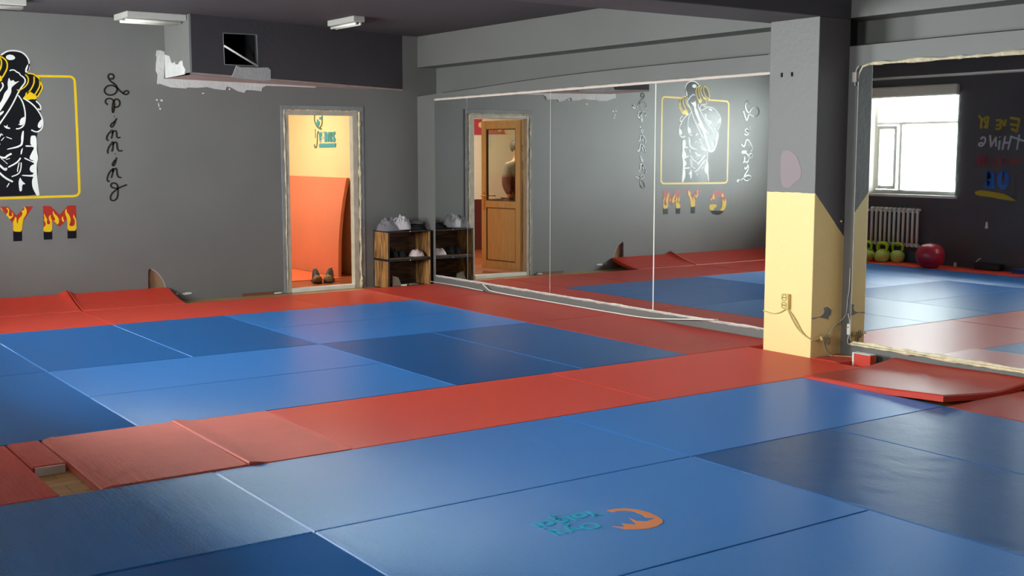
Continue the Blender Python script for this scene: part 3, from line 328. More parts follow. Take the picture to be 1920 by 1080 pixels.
# tapering bulkhead on the back wall
LB = (Vector((.725, 1.5))-Vector((-1.926, .77))).length
def bulk():
    zb = 2.157
    m = MB()
    # front face with duct opening
    m.prism([(0, zb), (LB, 2.108), (LB, CZ), (0, CZ)], [[tuple(p) for p in DUCT]], fG, 0, -.03)
    o = m.obj('bulkhead', M_dark)
    MB().add([(-1.926, .77, zb), (-1.926, 1.5, zb-.001), (-1.926, 1.5, CZ), (-1.926, .77, CZ), (-1.9, .79, zb), (-1.9, 1.5, zb), (-1.9, 1.5, CZ), (-1.9, .79, CZ)], [(0, 1, 2, 3), (4, 7, 6, 5), (0, 4, 5, 1), (3, 2, 6, 7), (0, 3, 7, 4), (1, 5, 6, 2)]).obj('bulkhead_side', M_wall, o)
    MB().add([(-1.926, .77, zb), (.725, 1.495, 2.108), (-1.926, 1.5, zb-.002), (-1.926, .77, zb+.02), (.725, 1.495, 2.128), (-1.926, 1.5, zb+.02)], [(0, 2, 1), (3, 4, 5), (0, 1, 4, 3), (1, 2, 5, 4), (2, 0, 3, 5)]).obj('bulkhead_soffit', M_plaspink, o)
    d0, d1, d2, d3 = DUCT
    b = MB(); x0, x1, z0, z1 = d0[0]-.03, d1[0]+.03, d3[1]-.03, d0[1]+.03
    pts = lambda dd: [fG(x0, z0, dd), fG(x1, z0, dd), fG(x1, z1, dd), fG(x0, z1, dd)]
    b.add(pts(-.03)+pts(-.42), [(4, 5, 6, 7), (0, 1, 5, 4), (1, 2, 6, 5), (2, 3, 7, 6), (3, 0, 4, 7)]); b.obj('duct_cavity', M_black, o)
    r = MB(); r.ribbon([d0, d1], .008, fG, 0, .004, False).ribbon([d1, d2], .012, fG, 0, .005, False).ribbon([d2, d3], .008, fG, 0, .004, False).ribbon([d3, d0], .006, fG, 0, .004, False)
    r.obj('duct_rim', M_band, o)
    MB().tube([fG(d0[0]+.005, (d0[1]+d3[1])/2+.03, .004), fG(d2[0], d2[1], .004)], .010, 8).obj('duct_strap', M_offw, o)
    MB().prism(PL_FRONT[0], [], fG, 0, .006).obj('plaster_patch', M_plas, o)
    MB().prism(PL_SIDE[0], [], lambda u, v, dd: (-1.926-dd, u, v), 0, .006).obj('plaster_patch', M_plas, o)
    return struct(o)
bulk()
t2 = struct(MB().prism(PLASTER[0], [], fA, .0, .007).obj('trim_2', M_plas))
fl = MB()
for q in FLECK: fl.prism(q, [], fA, 0, .003)
struct(fl.obj('trim_3', M_pwht))

# ---- windows
def window(k, y0, y1, z0, z1, x, blind=True, sash=True):
    r = bpy.data.objects.new('window_%d' % k, None); COL.objects.link(r); r.location = (x-.16, (y0+y1)/2, z0); struct(r)
    f = MB(); X0, X1 = x-.2, x-.13
    f.box(X0, X1, y0, y0+.05, z0, z1).box(X0, X1, y1-.05, y1, z0, z1).box(X0, X1, y0+.05, y1-.05, z0, z0+.05).box(X0, X1, y0+.05, y1-.05, z1-.05, z1)
    tz = z0+.93; f.box(X0, X1, y0+.05, y1-.05, tz-.02, tz+.02); ym = y1-.42; f.box(X0, X1, ym-.025, ym+.025, z0+.05, tz-.02)
    f.obj('window_frame', M_white, r, bevel=.004)
    s_ = MB(); a, b, c0, c1 = ym+.035, y1-.06, z0+.055, tz-.03
    s_.box(X1, X1+.03, a, a+.05, c0, c1).box(X1, X1+.03, b-.05, b, c0, c1).box(X1, X1+.03, a+.05, b-.05, c0, c0+.05).box(X1, X1+.03, a+.05, b-.05, c1-.05, c1)
    so = s_.obj('sash', M_white, r, bevel=.004)
    MB().box(X1+.012, X1+.018, a+.05, b-.05, c0+.05, c1-.05).obj('pane', M_glass, so)
    MB().box(X0+.03, X0+.036, y0+.05, ym-.025, z0+.05, tz-.02).obj('pane', M_glass, r)
    MB().box(X0+.03, X0+.036, y0+.05, y1-.05, tz+.02, z1-.05).obj('pane', M_glass, r)
    MB().box(x-.13, x+.05, y0-.04, y1+.04, z0-.035, z0).obj('window_sill', M_white, r, bevel=.006)
    v = MB(); v.box(x-.13, x-.001, y0, y0+.012, z0, z1).box(x-.13, x-.001, y1-.012, y1, z0, z1).box(x-.13, x-.001, y0+.012, y1-.012, z1-.012, z1); v.obj('window_reveal', M_white, r)
    if blind:
        b = MB().box(x+.002, x+.075, y0-.02, y1+.15, 2.14, 2.285).obj('blind_box', mat('cream_blind', hexc(220, 212, 190), .6), r, bevel=.02)
    return r
for k, (a, b, c_, d) in enumerate(WINS): window(k+1, a, b, c_, d, -5.54)
window(4, *ADDED_WIN, -7.5)
struct(MB().box(-5.53, -5.52, -5.2, 1.4, 2.40, 2.415).tube([(-5.50, 1.4, 2.395), (-5.50, -7.2, 2.395)], .014, 8).obj('trim_4', M_offw))

# ---- next room
struct(MB().box(-4.2, .85, 1.62, 5.1, FL-.1, FL).box(DX0, DX1, 1.5, 1.62, FL-.1, FL+.0005).obj('floor_next_room', M_floor2))
ew = struct(MB().box(.75, .85, 1.62, 5.1, FL, 2.62).obj('wall_next_right', M_yel))
M_cream = painted('cream_and_maroon_paint', hexc(92, 38, 34), hexc(236, 226, 206), .72, 0, .6)
struct(MB().box(-4.2, .85, 5.0, 5.1, FL, 2.62).obj('wall_next_back', M_cream))
struct(MB().box(-4.2, -4.1, 1.62, 5.0, FL, 2.62).obj('wall_next_left', M_cream))
struct(MB().box(-4.2, .85, 1.62, 5.1, 2.62, 2.7).obj('ceiling_next_room', mat('white_ceiling', hexc(226, 220, 208), .8)))
L = bpy.data.lights.new('added_hall_light', 'AREA'); L.shape = 'RECTANGLE'; L.size = 1.2; L.size_y = .25; L.energy = 115; L.color = (1.0, .90, .72)  # light added to brighten the yellow room, its source unseen
Lo = bpy.data.objects.new('added_hall_light', L); COL.objects.link(Lo); Lo.location = (-.9, 3.5, 2.54)
hl = empty('ceiling_lamp', (-.9, 3.5, 2.56), 'unseen tube lamp added to light the yellow room beyond the doorway', 'lamp')
MB().box(-1.5, -.3, 3.38, 3.62, 2.58, 2.62).obj('lamp_housing', M_white, hl, bevel=.006)
MB().tube([(-1.46, 3.5, 2.565), (-.34, 3.5, 2.565)], .016, 10).obj('lamp_tube', mat('lit_tube', (1, .93, .8), .4, emit=(1, .9, .75), est=6), hl)

# ---- door in the back wall
def doorway():
    r = bpy.data.objects.new('door_1', None); COL.objects.link(r); r.location = (DX0, 1.55, FL); struct(r)
    f = MB(); f.box(DX0+.004, DX0+.046, 1.495, 1.575, FL, DZ-.005).box(DX1-.046-.02, DX1-.004, 1.495, 1.575, FL, DZ-.005).box(DX0+.046, DX1-.066, 1.495, 1.575, DZ-.047, DZ-.005)
    f.obj('door_frame', M_band if False else mat('beige_grey_frame', hexc(176, 166, 148), .5, noise_amt=.12, noise_scale=12), r, bevel=.004)
    MB().box(DX0+.046, DX1-.066, 1.49, 1.58, FL, FL+.045).obj('door_sill', M_white, r, bevel=.005)
    # torn grey plaster band around the frame
    w_ = .045
    bnd = MB(); bnd.prism([(DX0-w_, FL), (DX0-w_, DZ+.05), (DX1+w_+.02, DZ+.055), (DX1+w_+.02, FL), (DX1+.012, FL), (DX1+.010, DZ+.008), (DX0-.008, DZ+.008), (DX0-.006, FL)], [], fA, 0, .008)
    bnd.obj('plaster_band', M_band, r, bevel=.002)
    fm = MB()
    def bead(p0, p1, rad, seed, n=60):
        pts, rr = [], []
        for i in range(n+1):
            t = i/n; k = noise.noise(Vector((seed, t*22, 0))); k2 = noise.noise(Vector((seed+9, t*11, 3)))
            pts.append((p0[0]+(p1[0]-p0[0])*t+k2*.009, 1.494, p0[1]+(p1[1]-p0[1])*t+k*.004)); rr.append(max(.003, rad*(1+1.1*k)))
        fm.tube(pts, rr, 6)
    bead((DX0-.002, FL), (DX0-.002, DZ), .008, 1.3); bead((DX1+.012, FL), (DX1+.012, DZ), .013, 5.1, 80); bead((DX0, DZ+.002), (DX1, DZ+.002), .006, 8.4)
    bead((DX1+.016, .0), (DX1+.016, .1), .018, 3.3, 12)
    fm.obj('mounting_foam', M_foam, r)
    # open leaf, hinged on the left jamb, swung into the next room
    hx, hy = -.625, 1.60; ang = math.atan2(.69, .10); k, q = math.cos(ang), math.sin(ang); Wd = .70; T = .038
    def pt(s_, t, z): return (hx+s_*k-t*q, hy+s_*q+t*k, z)
    def bx(m, s0, s1, z0, z1, t0=0, t1=T):
        vs = [pt(s_, t, z) for s_ in (s0, s1) for t in (t0, t1) for z in (z0, z1)]
        m.add(vs, [(0, 1, 3, 2), (4, 6, 7, 5), (0, 4, 5, 1), (2, 3, 7, 6), (0, 2, 6, 4), (1, 5, 7, 3)])
    z0, z1 = .0, 1.82; st = .085; zr = .80
    lf = MB(); bx(lf, 0, st, z0, z1); bx(lf, Wd-st, Wd, z0, z1); bx(lf, st, Wd-st, z1-.10, z1); bx(lf, st, Wd-st, z0, z0+.10); bx(lf, st, Wd-st, zr-.04, zr+.04)
    lo = lf.obj('door_leaf', M_door, r, bevel=.003)
    pm = MB(); bx(pm, st, Wd-st, z0+.10, zr-.04, .012, T-.012); pm.obj('door_panel', M_door, lo)
    gm = MB(); bx(gm, st, Wd-st, zr+.04, z1-.10, .017, .021); gm.obj('door_glass', M_glass2, lo)
    bd = MB()
    for (s0, s1, a, b_) in ((st, Wd-st, zr+.04, zr+.052), (st, Wd-st, z1-.112, z1-.10), (st, st+.012, zr+.052, z1-.112), (Wd-st-.012, Wd-st, zr+.052, z1-.112), (st, Wd-st, zr-.052, zr-.04), (st, Wd-st, z0+.10, z0+.112), (st, st+.012, z0+.112, zr-.052), (Wd-st-.012, Wd-st, z0+.112, zr-.052)): bx(bd, s0, s1, a, b_, .006, T-.006)
    bd.obj('glazing_bead', mat('dark_bead', hexc(96, 62, 34), .5), lo)
    h = MB(); bx(h, Wd-.06, Wd-.03, .72, .95, -.006, T+.006); h.tube([pt(Wd-.045, -.045, .9), pt(Wd-.045, -.006, .9)], .009); h.tube([pt(Wd-.045, -.045, .9), pt(Wd-.16, -.05, .9)], .008)
    h.tube([pt(Wd-.045, T+.045, .9), pt(Wd-.045, T+.006, .9)], .009); h.tube([pt(Wd-.045, T+.045, .9), pt(Wd-.16, T+.05, .9)], .008); h.obj('door_handle', mat('brass_handle', hexc(190, 160, 100), .3, metal=.8), lo)
    return r
doorway()
# small skirting scraps of wood by the back wall
struct(MB().box(-1.2, -.80, 1.482, 1.499, FL, -.012).obj('baseboard_back', mat('brown_skirting', hexc(112, 68, 50), .6)))
tag(MB().tube([(-.86, 1.47, FL+.012), (-.80, 1.46, FL+.015), (-.76, 1.465, FL+.012)], [.006, .012, .008], 6).obj('plaster_crumb', M_plas), 'small white lump of plaster on the floor left of the doorway', 'rubble')

# ================================================================ MATS
def zero(x, y): return 0.0
def judo_mat(x0, x1, y0, y1, ribs, m, label, zf=None, th=.04, nseg=1, name='judo_mat', pitch=.0085, h=.0019, gap=.003, group=None):
    """ribs='y': grooves run along y (so they repeat along x); ribs='x': the other way"""
    x0 += gap/2; x1 -= gap/2; y0 += gap/2; y1 -= gap/2; zf_ = zf or zero
    L_ = (x1-x0) if ribs == 'y' else (y1-y0); O = (y0, y1) if ribs == 'y' else (x0, x1); base = x0 if ribs == 'y' else y0
    n = max(4, int(L_/pitch)); p = L_/n; us = []
    e = .006
    for i in range(n):
        for fr, hh in ((.0, 0), (.16, h), (.76, h), (.92, 0)): us.append((base+p*(i+fr), hh))
    us.append((base+L_, 0))
    us = [(u, min(hh, h)) for u, hh in us]
    ch = .005
    X0, X1, Y0, Y1 = x0, x1, y0, y1
    inx = lambda v, a, b: min(max(v, a+ch), b-ch)
    vsn = [O[0]+(O[1]-O[0])*j/nseg for j in range(nseg+1)]
    V = []; F_ = []; full = []
    for u, hh in us:
        for w_ in vsn:
            x, y = (u, w_) if ribs == 'y' else (w_, u)
            full.append((x, y)); xi, yi = inx(x, X0, X1), inx(y, Y0, Y1)
            V.append((xi, yi, zf_(xi, yi)-h+hh))
    nu, nv = len(us), nseg+1
    for i in range(nu-1):
        for j in range(nv-1): F_.append((i*nv+j, (i+1)*nv+j, (i+1)*nv+j+1, i*nv+j+1))
    # chamfered edge, sides and bottom
    ring = [i*nv for i in range(nu)]+[(nu-1)*nv+j for j in range(1, nv)]+[i*nv+nv-1 for i in range(nu-2, -1, -1)]+[j for j in range(nv-2, 0, -1)]
    R_ = len(ring); o = len(V); V += [(full[i][0], full[i][1], max(FL+.002, zf_(*full[i])-.008)) for i in ring]
    o2 = len(V); V += [(full[i][0], full[i][1], max(FL, zf_(*full[i])-th)) for i in ring]
    for i in range(R_):
        k = (i+1) % R_; F_.append((ring[i], ring[k], o+k, o+i)); F_.append((o+i, o+k, o2+k, o2+i))
    F_.append(tuple(o2+i for i in range(R_)))
    mb = MB(); mb.v = V; mb.f = F_; mb.sm = [False]*len(F_)
    ob = mb.obj(name, m)
    return tag(ob, label, 'mat', group)
G1 = 'blue judo mats'; G2 = 'red judo mats'
L1, L2, L3, L4, L5, L6, L7 = -.04, -1.96, -3.91, -4.97, -6.02, -7.06, -8.1
V0, V2, V4 = -3.97, -2.0, -.03
def B_(x0, x1, y0, y1, r, lab, m=None, **k): return judo_mat(x0, x1, y0, y1, r, m or M_blue, lab, group=G1, **k)
def R_(x0, x1, y0, y1, r, lab, m=None, **k): return judo_mat(x0, x1, y0, y1, r, m or M_red, lab, group=G2, **k)
B_(-4.98, V0, L2, L1, 'x', 'blue mat at the left picture edge, touching the back red strip')
B_(V0, -2.98, L2, L1, 'x', 'dark-looking blue mat in the far row, left one of the narrow pair')
B_(-2.98, V2, L2, L1, 'x', 'dark-looking blue mat in the far row, right one of the narrow pair')
B_(V2, V4, -1.0, L1, 'y', 'farthest light blue mat, lying below the doorway and the shelf')
B_(V2, V4, L2, -1.0, 'y', 'light blue mat just in front of the farthest one, before the left mirrors')
B_(-4.98, V0, L3, L2, 'x', 'deep blue mat at the left picture edge behind the patched red strip')
B_(V0, V2, -2.95, L2, 'y', 'light blue wide mat in the middle rows, the farther of its pair')
B_(V0, V2, L3, -2.95, 'y', 'light blue wide mat touching the middle red strip, the nearer of its pair')
B_(V2, -1.0, L3, L2, 'x', 'navy-looking mat in the middle rows, left one of the pair before the mirrors')
B_(-1.0, V4, L3, L2, 'x', 'navy-looking mat in the middle rows, right one of the pair, beside the mirror-side red strip')
B_(-5.50, V0-.0, L5, L4, 'y', 'greyish blue mat along the near side of the red strip, at the left picture edge')
B_(V0, V2, L5, L4, 'y', 'blue wide mat between the red strip and the mat with the printed logo')
B_(V2, V4, L5, L4, 'y', 'blue wide mat running towards the curled red mat near the pillar')
B_(-4.97, V0+.0, L7+.05, L5-.01, 'x', 'dark blue mat in the bottom left of the picture, left of the printed one')
lm = B_(V0, V2, L6, L5, 'y', 'blue mat with the orange and turquoise printed logo')
B_(V0, V2, L7, L6, 'y', 'blue mat at the bottom picture edge in front of the printed one')
B_(V2, -1.0, L7, L5, 'x', 'dull navy mat right of the printed one', m=M_blue2)
B_(-1.0, V4, L7, L5, 'x', 'greyish shining mat at the right picture edge in front of the curled red mat', m=M_blue2)
# printed logo on the mat (part of it)
MB().prism([tuple(p) for p in LOGO[0]], [], fF, .0001, .0012).obj('orange_crescent', mat('orange_print', hexc(248, 146, 84), .5), lm)
lt = MB()
for q in LOGO_T: lt.ribbon(q, .0165, fF, .0001, .0012, False)
lt.obj('turquoise_lettering', mat('turquoise_print', hexc(20, 176, 210), .5), lm)
# red strip across the room
def zr1(x, y): return .012*math.exp(-((x+3.78)/.06)**2)
R_(-5.50, -4.64, L4, L3, 'y', 'dull red mat at the left end of the middle strip, left of the floor gap')
def curl(x, y): return .004+.05*max(0, min(1, (x+4.60)/.09))**2*0+.006*math.sin((y+4)*5)
R_(-4.635, -4.48, L4+.53, L3, 'y', 'small offcut of red mat with white foam edge, at the end of the floor gap', name='mat_offcut', zf=lambda x, y: .004, nseg=3, th=.038)
R_(-4.47, -3.80, L4, L3, 'y', 'short salmon red mat right of the floor gap', m=M_redpale, zf=lambda x, y: .010+.012*max(0, (-4.40-x)/.07)-.02*max(0, min(1, (-4.42-x)/.05))+.004*math.sin(y*4), nseg=8)
R_(-3.80, -3.26, L4, L3, 'y', 'narrow salmon red mat with a lifted frayed left edge', m=M_redpale, zf=lambda x, y: .002+.016*math.exp(-((x+3.80)/.07)**2), nseg=3)
R_(-3.26, -1.28, L4, L3, 'y', 'long red mat in the middle of the red strip')
R_(-1.28, .575, L4, L3, 'y', 'long red mat in the strip reaching the foot of the pillar')
tag(MB().box(-4.625, -4.49, L4+.515, L4+.53, FL, .0).obj('foam_piece', M_foamwhite, bevel=.002), 'white foam core showing under the small red offcut at the floor gap', 'foam')
# mirror side strip: curls up against the wall
up = lambda x, y: .012*max(0, (x-.62)/.26)**2*min(1, max(0, (-y+.3)/2.5))
R_(V4, .895, L3, L2, 'x', 'red mat along the mirrors, nearest the pillar', zf=up, nseg=10)
R_(V4, .895, L2, L1, 'x', 'red mat along the mirrors, the middle one of the side strip', zf=up, nseg=10)
R_(V4, .895, L1, 1.08, 'x', 'red mat in the far corner before the shelf', nseg=2)
R_(-.98, V4, L1, 1.02, 'y', 'red mat at the foot of the doorway')
R_(-2.97, -.98, L1, .98, 'y', 'red mat in the back strip between the wall hole and the doorway')
R_(-4.98, -2.97, L1, .98, 'y', 'red mat in the back strip below the painted figure')
def slope(x, y): return .004+.105*max(0, min(1, (y-.98)/.5))**1.5
def flap(x, y): return slope(x, y)+.035*math.exp(-((x+2.96)/.05)**2)*max(0, (y-.95)/.5)
R_(-2.94, -1.975, .985, 1.49, 'y', 'half-width red mat leaning up the back wall, reaching the broken hole', zf=flap, nseg=12)
R_(-4.975, -2.95, .985, 1.49, 'y', 'half-width red mat leaning up the back wall below the painted letters', zf=flap, nseg=12)
# near right: curled mat and neighbours
def crumple(x, y):
    t = (x-V4)/.93; s = max(0, min(1, (-4.95-y)/1.05))
    return .012+.034*(1-min(1, t/.6))**1.2*s+.03*max(0, (t-.58)/.42)**1.3+.010*s+.0035*math.sin(y*6+t*5)
R_(V4, .885, -6.01, -4.98, 'x', 'curled shining red mat between the pillar and the right mirror', zf=crumple, nseg=16)
R_(V4, .895, L7, -6.03, 'x', 'dusky red mat at the right picture edge before the right mirror')
R_(-5.50, -4.985, -3.0, 1.48, 'x', 'narrow red mat along the window wall, seen in the right mirror', pitch=.012)
R_(-5.50, -4.985, L3, -3.0, 'x', 'narrow red mat along the window wall, continuing towards the front', pitch=.012)
# scraps near the pillar
R_(.60, .88, -4.72, -4.50, 'x', 'dark red offcut on the floor at the foot of the pillar', name='mat_offcut', zf=lambda x, y: .0)
def block():
    r = empty('folded_mat_scrap', (.78, -4.80, FL), 'red scrap of mat standing upright with white foam side, by the pillar', 'mat', G2)
    MB().box(.745, .80, -4.885, -4.745, FL, .05).obj('scrap_cover', M_red, r, bevel=.006)
    MB().box(.745, .80, -4.744, -4.728, FL, .052).obj('scrap_foam', M_foamwhite, r, bevel=.004)
    MB().box(.742, .80, -4.885, -4.73, .0505, .056).obj('scrap_edge', M_foamwhite, r, bevel=.002)
block()

# ================================================================ MIRRORS
def mirror(y0, y1, z0, z1, label, name='wall_mirror', slope=0):
    o = MB().add([(.880, y0, z0), (.880, y1, z0), (.880, y1, z1), (.880, y0, z1+slope), (.889, y0, z0), (.889, y1, z0), (.889, y1, z1), (.889, y0, z1+slope)], [(0, 3, 2, 1), (4, 5, 6, 7), (0, 1, 5, 4), (1, 2, 6, 5), (2, 3, 7, 6), (3, 0, 4, 7)]).obj(name, M_mirror)
    return tag(o, label, 'mirror', 'mirror panels')
ys = [1.085, .431, -1.023, -2.499, -4.036]
zt = lambda y: 1.998+(1.085-y)*.0053
labs = ['narrow mirror panel at the far end of the row, beside the shelf', 'mirror panel reflecting the open door', 'mirror panel reflecting bare wall and the broken hole', 'mirror panel beside the yellow pillar, reflecting the painted figure']
for i in range(4):
    a, b = ys[i+1]+.004, ys[i]-.004
    mirror(a, b, .098, zt(a), labs[i], slope=0)
m2 = mirror(-8.6, -4.60, .105, 2.035, 'large mirror right of the pillar, reflecting the window')
struct(MB().box(.8895, .91, -4.036, 1.085, .09, 2.0).box(.8895, .91, -8.6, -4.60, .10, 2.03).obj('wall_mirror_backing', M_black))
sm_ = MB()
for i, yy in enumerate(ys[1:4]): sm_.box(.8785, .8798, yy-(.0008, .002, .006)[i], yy+(.0008, .002, .006)[i], .1, zt(yy)-.004)
struct(sm_.obj('trim_5', M_offw))
top = MB(); 
def strip(mb, y0, y1, zf, r, seed, x=.885, n=120, amp=.5):
    pts, rr = [], []
    for i in range(n+1):
        y = y0+(y1-y0)*i/n; k = noise.noise(Vector((seed, y*7, 0))); k2 = noise.noise(Vector((seed, y*19, 4)))
        pts.append((x-.003*k2, y, zf(y)+.006*k*amp)); rr.append(r*(1+amp*(k+.6*k2)))
    mb.tube(pts, rr, 6)
strip(top, 1.085, -4.036, lambda y: zt(y)+.006, .013, 2.2, amp=.25)
struct(top.obj('trim_6', mat('pinkish_batten', hexc(214, 196, 184), .8)))
b1 = MB(); strip(b1, 1.085, -4.036, lambda y: .091, .009, 7.7, .886, 160, .5); strip(b1, 1.085, -4.036, lambda y: .080, .008, 3.7, .900, 120, 1.2)
struct(b1.obj('trim_7', mat('ragged_white_plaster', hexc(205, 200, 190), .9, noise_amt=.15, noise_scale=20, bump=.5, bump_scale=60)))
b2 = MB(); strip(b2, -4.62, -8.6, lambda y: .098, .013, 17.7, .885, 160, .5); strip(b2, -4.60, -8.6, lambda y: .082, .012, 13.7, .892, 160, 1.0)
struct(b2.obj('trim_8', mat('cream_foam_bead', hexc(224, 212, 176), .85, noise_amt=.2, noise_scale=18, bump=.5, bump_scale=60)))
b3 = MB(); strip(b3, -4.66, -8.6, lambda y: 2.045, .014, 27.7, .887, 160, .8); b3.tube([(.885, -4.60, 1.95), (.885, -4.605, 1.99), (.885, -4.63, 2.03), (.885, -4.69, 2.045)], [.006, .008, .009, .01], 6)
v4 = MB(); strip(v4, 0, 1, lambda y: 0, .01, 1.0)
struct(b3.obj('trim_9', M_foam))
ed = MB(); pts = [(.884, -4.598, .11+.0368*i) for i in range(50)]; ed.tube(pts, [.004+.002*abs(noise.noise(Vector((i*.7, 2, 0)))) for i in range(50)], 5)
struct(ed.obj('trim_10', M_plas))
# white cable duct strip lying along the foot of the mirror wall
cd = MB(); cd.tube([(.862, y, max(z, .014)) for y, z in CABLE], .0045, 6)
tag(cd.obj('cable_duct', M_offw), 'short white plastic strip at the mirror wall foot by the shelf', 'cable strip')
cd = MB(); cd.tube(smooth_line([Vector((.862, y, max(z, .018))) for y, z in CABLE2]), .0055, 6)
tag(cd.obj('cable_duct', M_offw), 'long white plastic strip sagging along the foot of the left mirrors', 'cable strip')
# drywall joint lines
cr = MB(); cr.ribbon([tuple(p) for p in CRACK[1:]], .005, fB, 0, .002, False).ribbon([tuple(p) for p in CRACK2], .005, fB, 0, .002, False)
struct(cr.obj('trim_11', M_black))

# ================================================================ PAINTINGS ON THE WALLS
def fills(mb, polys, f3, d0, d1, sm=1):
    for q in polys: mb.prism(smooth_poly(q, sm) if sm else [tuple(p) for p in q], [], f3, d0, d1)
    return mb
mu = empty('wall_mural', (-3.4, 1.5, 1.01), 'painted bodybuilder holding dumbbells inside a yellow frame, on the back wall', 'mural')
x0, x1, z0, z1 = -3.99, -2.79, 1.03, 2.13
rc = .05; rect = []
for (cx, cz, a0) in ((x1-rc, z0+rc, -90), (x1-rc, z1-rc+.015, 0), (x0+rc, z1-rc-.015, 90), (x0+rc, z0+rc-.01, 180)):
    rect += [(cx+rc*math.cos(math.radians(a0+t)), cz+rc*math.sin(math.radians(a0+t))) for t in (0, 30, 60, 90)]
rect.append(rect[0])
# the frame line passes behind the figure
MB().ribbon(rect, .022, fA, 0, .001, False).obj('yellow_frame', M_pyel, mu)
fills(MB(), FIG_BLACK, fA, 0, .0016).obj('figure_silhouette', M_pblk, mu)
fills(MB(), BELL_BLACK, fA, 0, .0019).obj('dumbbell_disc', M_pblk, mu)
wm = fills(MB(), FIG_WHITE, fA, 0, .0026)
for w_, q in FIG_WLINES: wm.ribbon(q, w_*1.05, fA, 0, .0026)
wm.obj('figure_highlights', M_pwht, mu)
ym = fills(MB(), FIG_YELLOW, fA, 0, .0030)
for w_, q in FIG_YLINES: ym.ribbon(q, w_, fA, 0, .0030)
ym.obj('dumbbell_outline', M_pyel, mu)
sp = MB()
for q in SPIN: sp.ribbon(q, .0145, fA, 0, .004)
tag(sp.obj('painted_word', M_pbrown), 'vertical curly brush-painted word Spinning on the back wall', 'wall lettering')
sp = MB()
for q in BOX: sp.ribbon(q, .018, fA, 0, .004)
tag(sp.obj('painted_word', M_pbrown), 'vertical curly brush-painted word left of the mural, seen in the mirror', 'wall lettering')
gy = empty('gym_lettering', (-3.4, 1.5, .6), 'flame-painted letters GYM below the painted frame on the back wall', 'wall lettering')
for nm, r_, y_, k_ in (('letter_y', Y_RED, Y_YEL, Y_BLK), ('letter_m', M_RED, M_YEL, M_BLK), ('letter_g', G_RED, G_YEL, G_BLK)):
    lo = fills(MB(), r_, fA, 0, .0015, 0).obj(nm, M_pred, gy)
    fills(MB(), y_, fA, 0, .0024).obj('flame', M_pyel, lo)
    for kk in k_: fills(MB(), [kk], fA, 0, .0024, 0).obj('letter_foot', M_pblk, lo)
ev = empty('painted_slogan', (-5.54, -1.5, .86), 'hand-painted words EVERY THING WILL BE OK on the window wall', 'wall lettering')
SL = [(T_YEL, mat('dull_yellow_paint', hexc(176, 148, 18), .6), .028, (('y', (0, 1)), ('r', (2, 3)), ('e', (4, 5, 6, 7)), ('v', (8,)), ('e', (9, 10, 11, 12)))),
      (T_WHT, mat('dull_white_paint', hexc(190, 186, 186), .6), .022, (('g', (0,)), ('n', (1, 2, 3)), ('i', (4, 5)), ('h', (6, 7, 8)), ('t', (9, 10)))),
      (T_RED, mat('dull_red_paint', hexc(158, 26, 34), .6), .02, (('e', (0, 1, 2, 3)), ('b', (4, 5, 6)), ('l', (7,)), ('l', (8,)), ('i', (9, 10)), ('w', (11,)))),
      (T_BLU, mat('dull_blue_paint', hexc(24, 92, 166), .6), .055, (('k', (0, 1, 2, 3)), ('o', (4,))))]
for q_, m_, w_, lts in SL:
    for c0, ix in lts:
        t = MB()
        for i in ix:
            if i < len(q_): t.ribbon(q_[i], w_, fC, 0, .003, False)
        if t.v: t.obj('letter_'+c0, m_, ev)
fills(MB(), T_UL, fC, 0, .003).obj('underline', mat('yellow_stroke', hexc(186, 156, 20), .6), ev)
vs = empty('wall_sign', (.75, 3.5, 1.48), 'turquoise VENUS sign on the yellow wall beyond the doorway', 'sign')
t = MB()
for q in V_LINES: t.ribbon(q, .022, fE, 0, .006)
t.obj('sign_outline', mat('dark_teal_outline', hexc(96, 112, 84), .5), vs)
fills(MB(), V_FILL, fE, 0, .009, 0).obj('sign_letters', M_teal, vs)
t = MB().ribbon([(3.62, 1.69), (3.62, 1.545)], .03, fE, 0, .008, False).ribbon([(3.62, 1.69), (3.53, 1.69)], .022, fE, 0, .008, False).ribbon([(3.62, 1.62), (3.54, 1.62)], .022, fE, 0, .008, False).ribbon([(3.62, 1.545), (3.53, 1.545)], .022, fE, 0, .008, False)
t.obj('sign_letter_e', mat('pale_pink_letter', hexc(238, 196, 166), .5), vs)

# ================================================================ THINGS IN THE NEXT ROOM
def leaning_mat():
    y0, y1 = 2.82, 4.75; n = 14; th = .04
    V = []; F_ = []
    for i in range(n+1):
        t = i/n; x = .50+.19*t+.03*math.sin(t*PI)*-1; z = FL+1.17*t
        for y in (y0, y1):
            yy = y-(.12*(1-t)**1.5 if y == y0 else 0)
            V += [(x, yy, z), (x+th, yy, z)]
    for i in range(n):
        a = i*4; b = a+4; F_ += [(a, b, b+2, a+2), (a+1, a+3, b+3, b+1), (a, a+1, b+1, b), (a+2, b+2, b+3, a+3)]
    F_ += [(0, 2, 3, 1), (n*4, n*4+1, n*4+3, n*4+2)]
    return tag(MB().add(V, F_).obj('leaning_mat', mat('orange_red_mat', hexc(214, 122, 86), .6, noise_amt=.04, noise_scale=3)), 'orange-red mat standing on edge against the yellow wall beyond the doorway', 'mat')
leaning_mat()
tag(MB().box(-.55, .44, 2.5, 4.9, FL+.001, FL+.006).obj('floor_sheet', mat('orange_sheet', hexc(214, 96, 50), .6)), 'flat orange sheet on the floor beyond the doorway', 'mat')
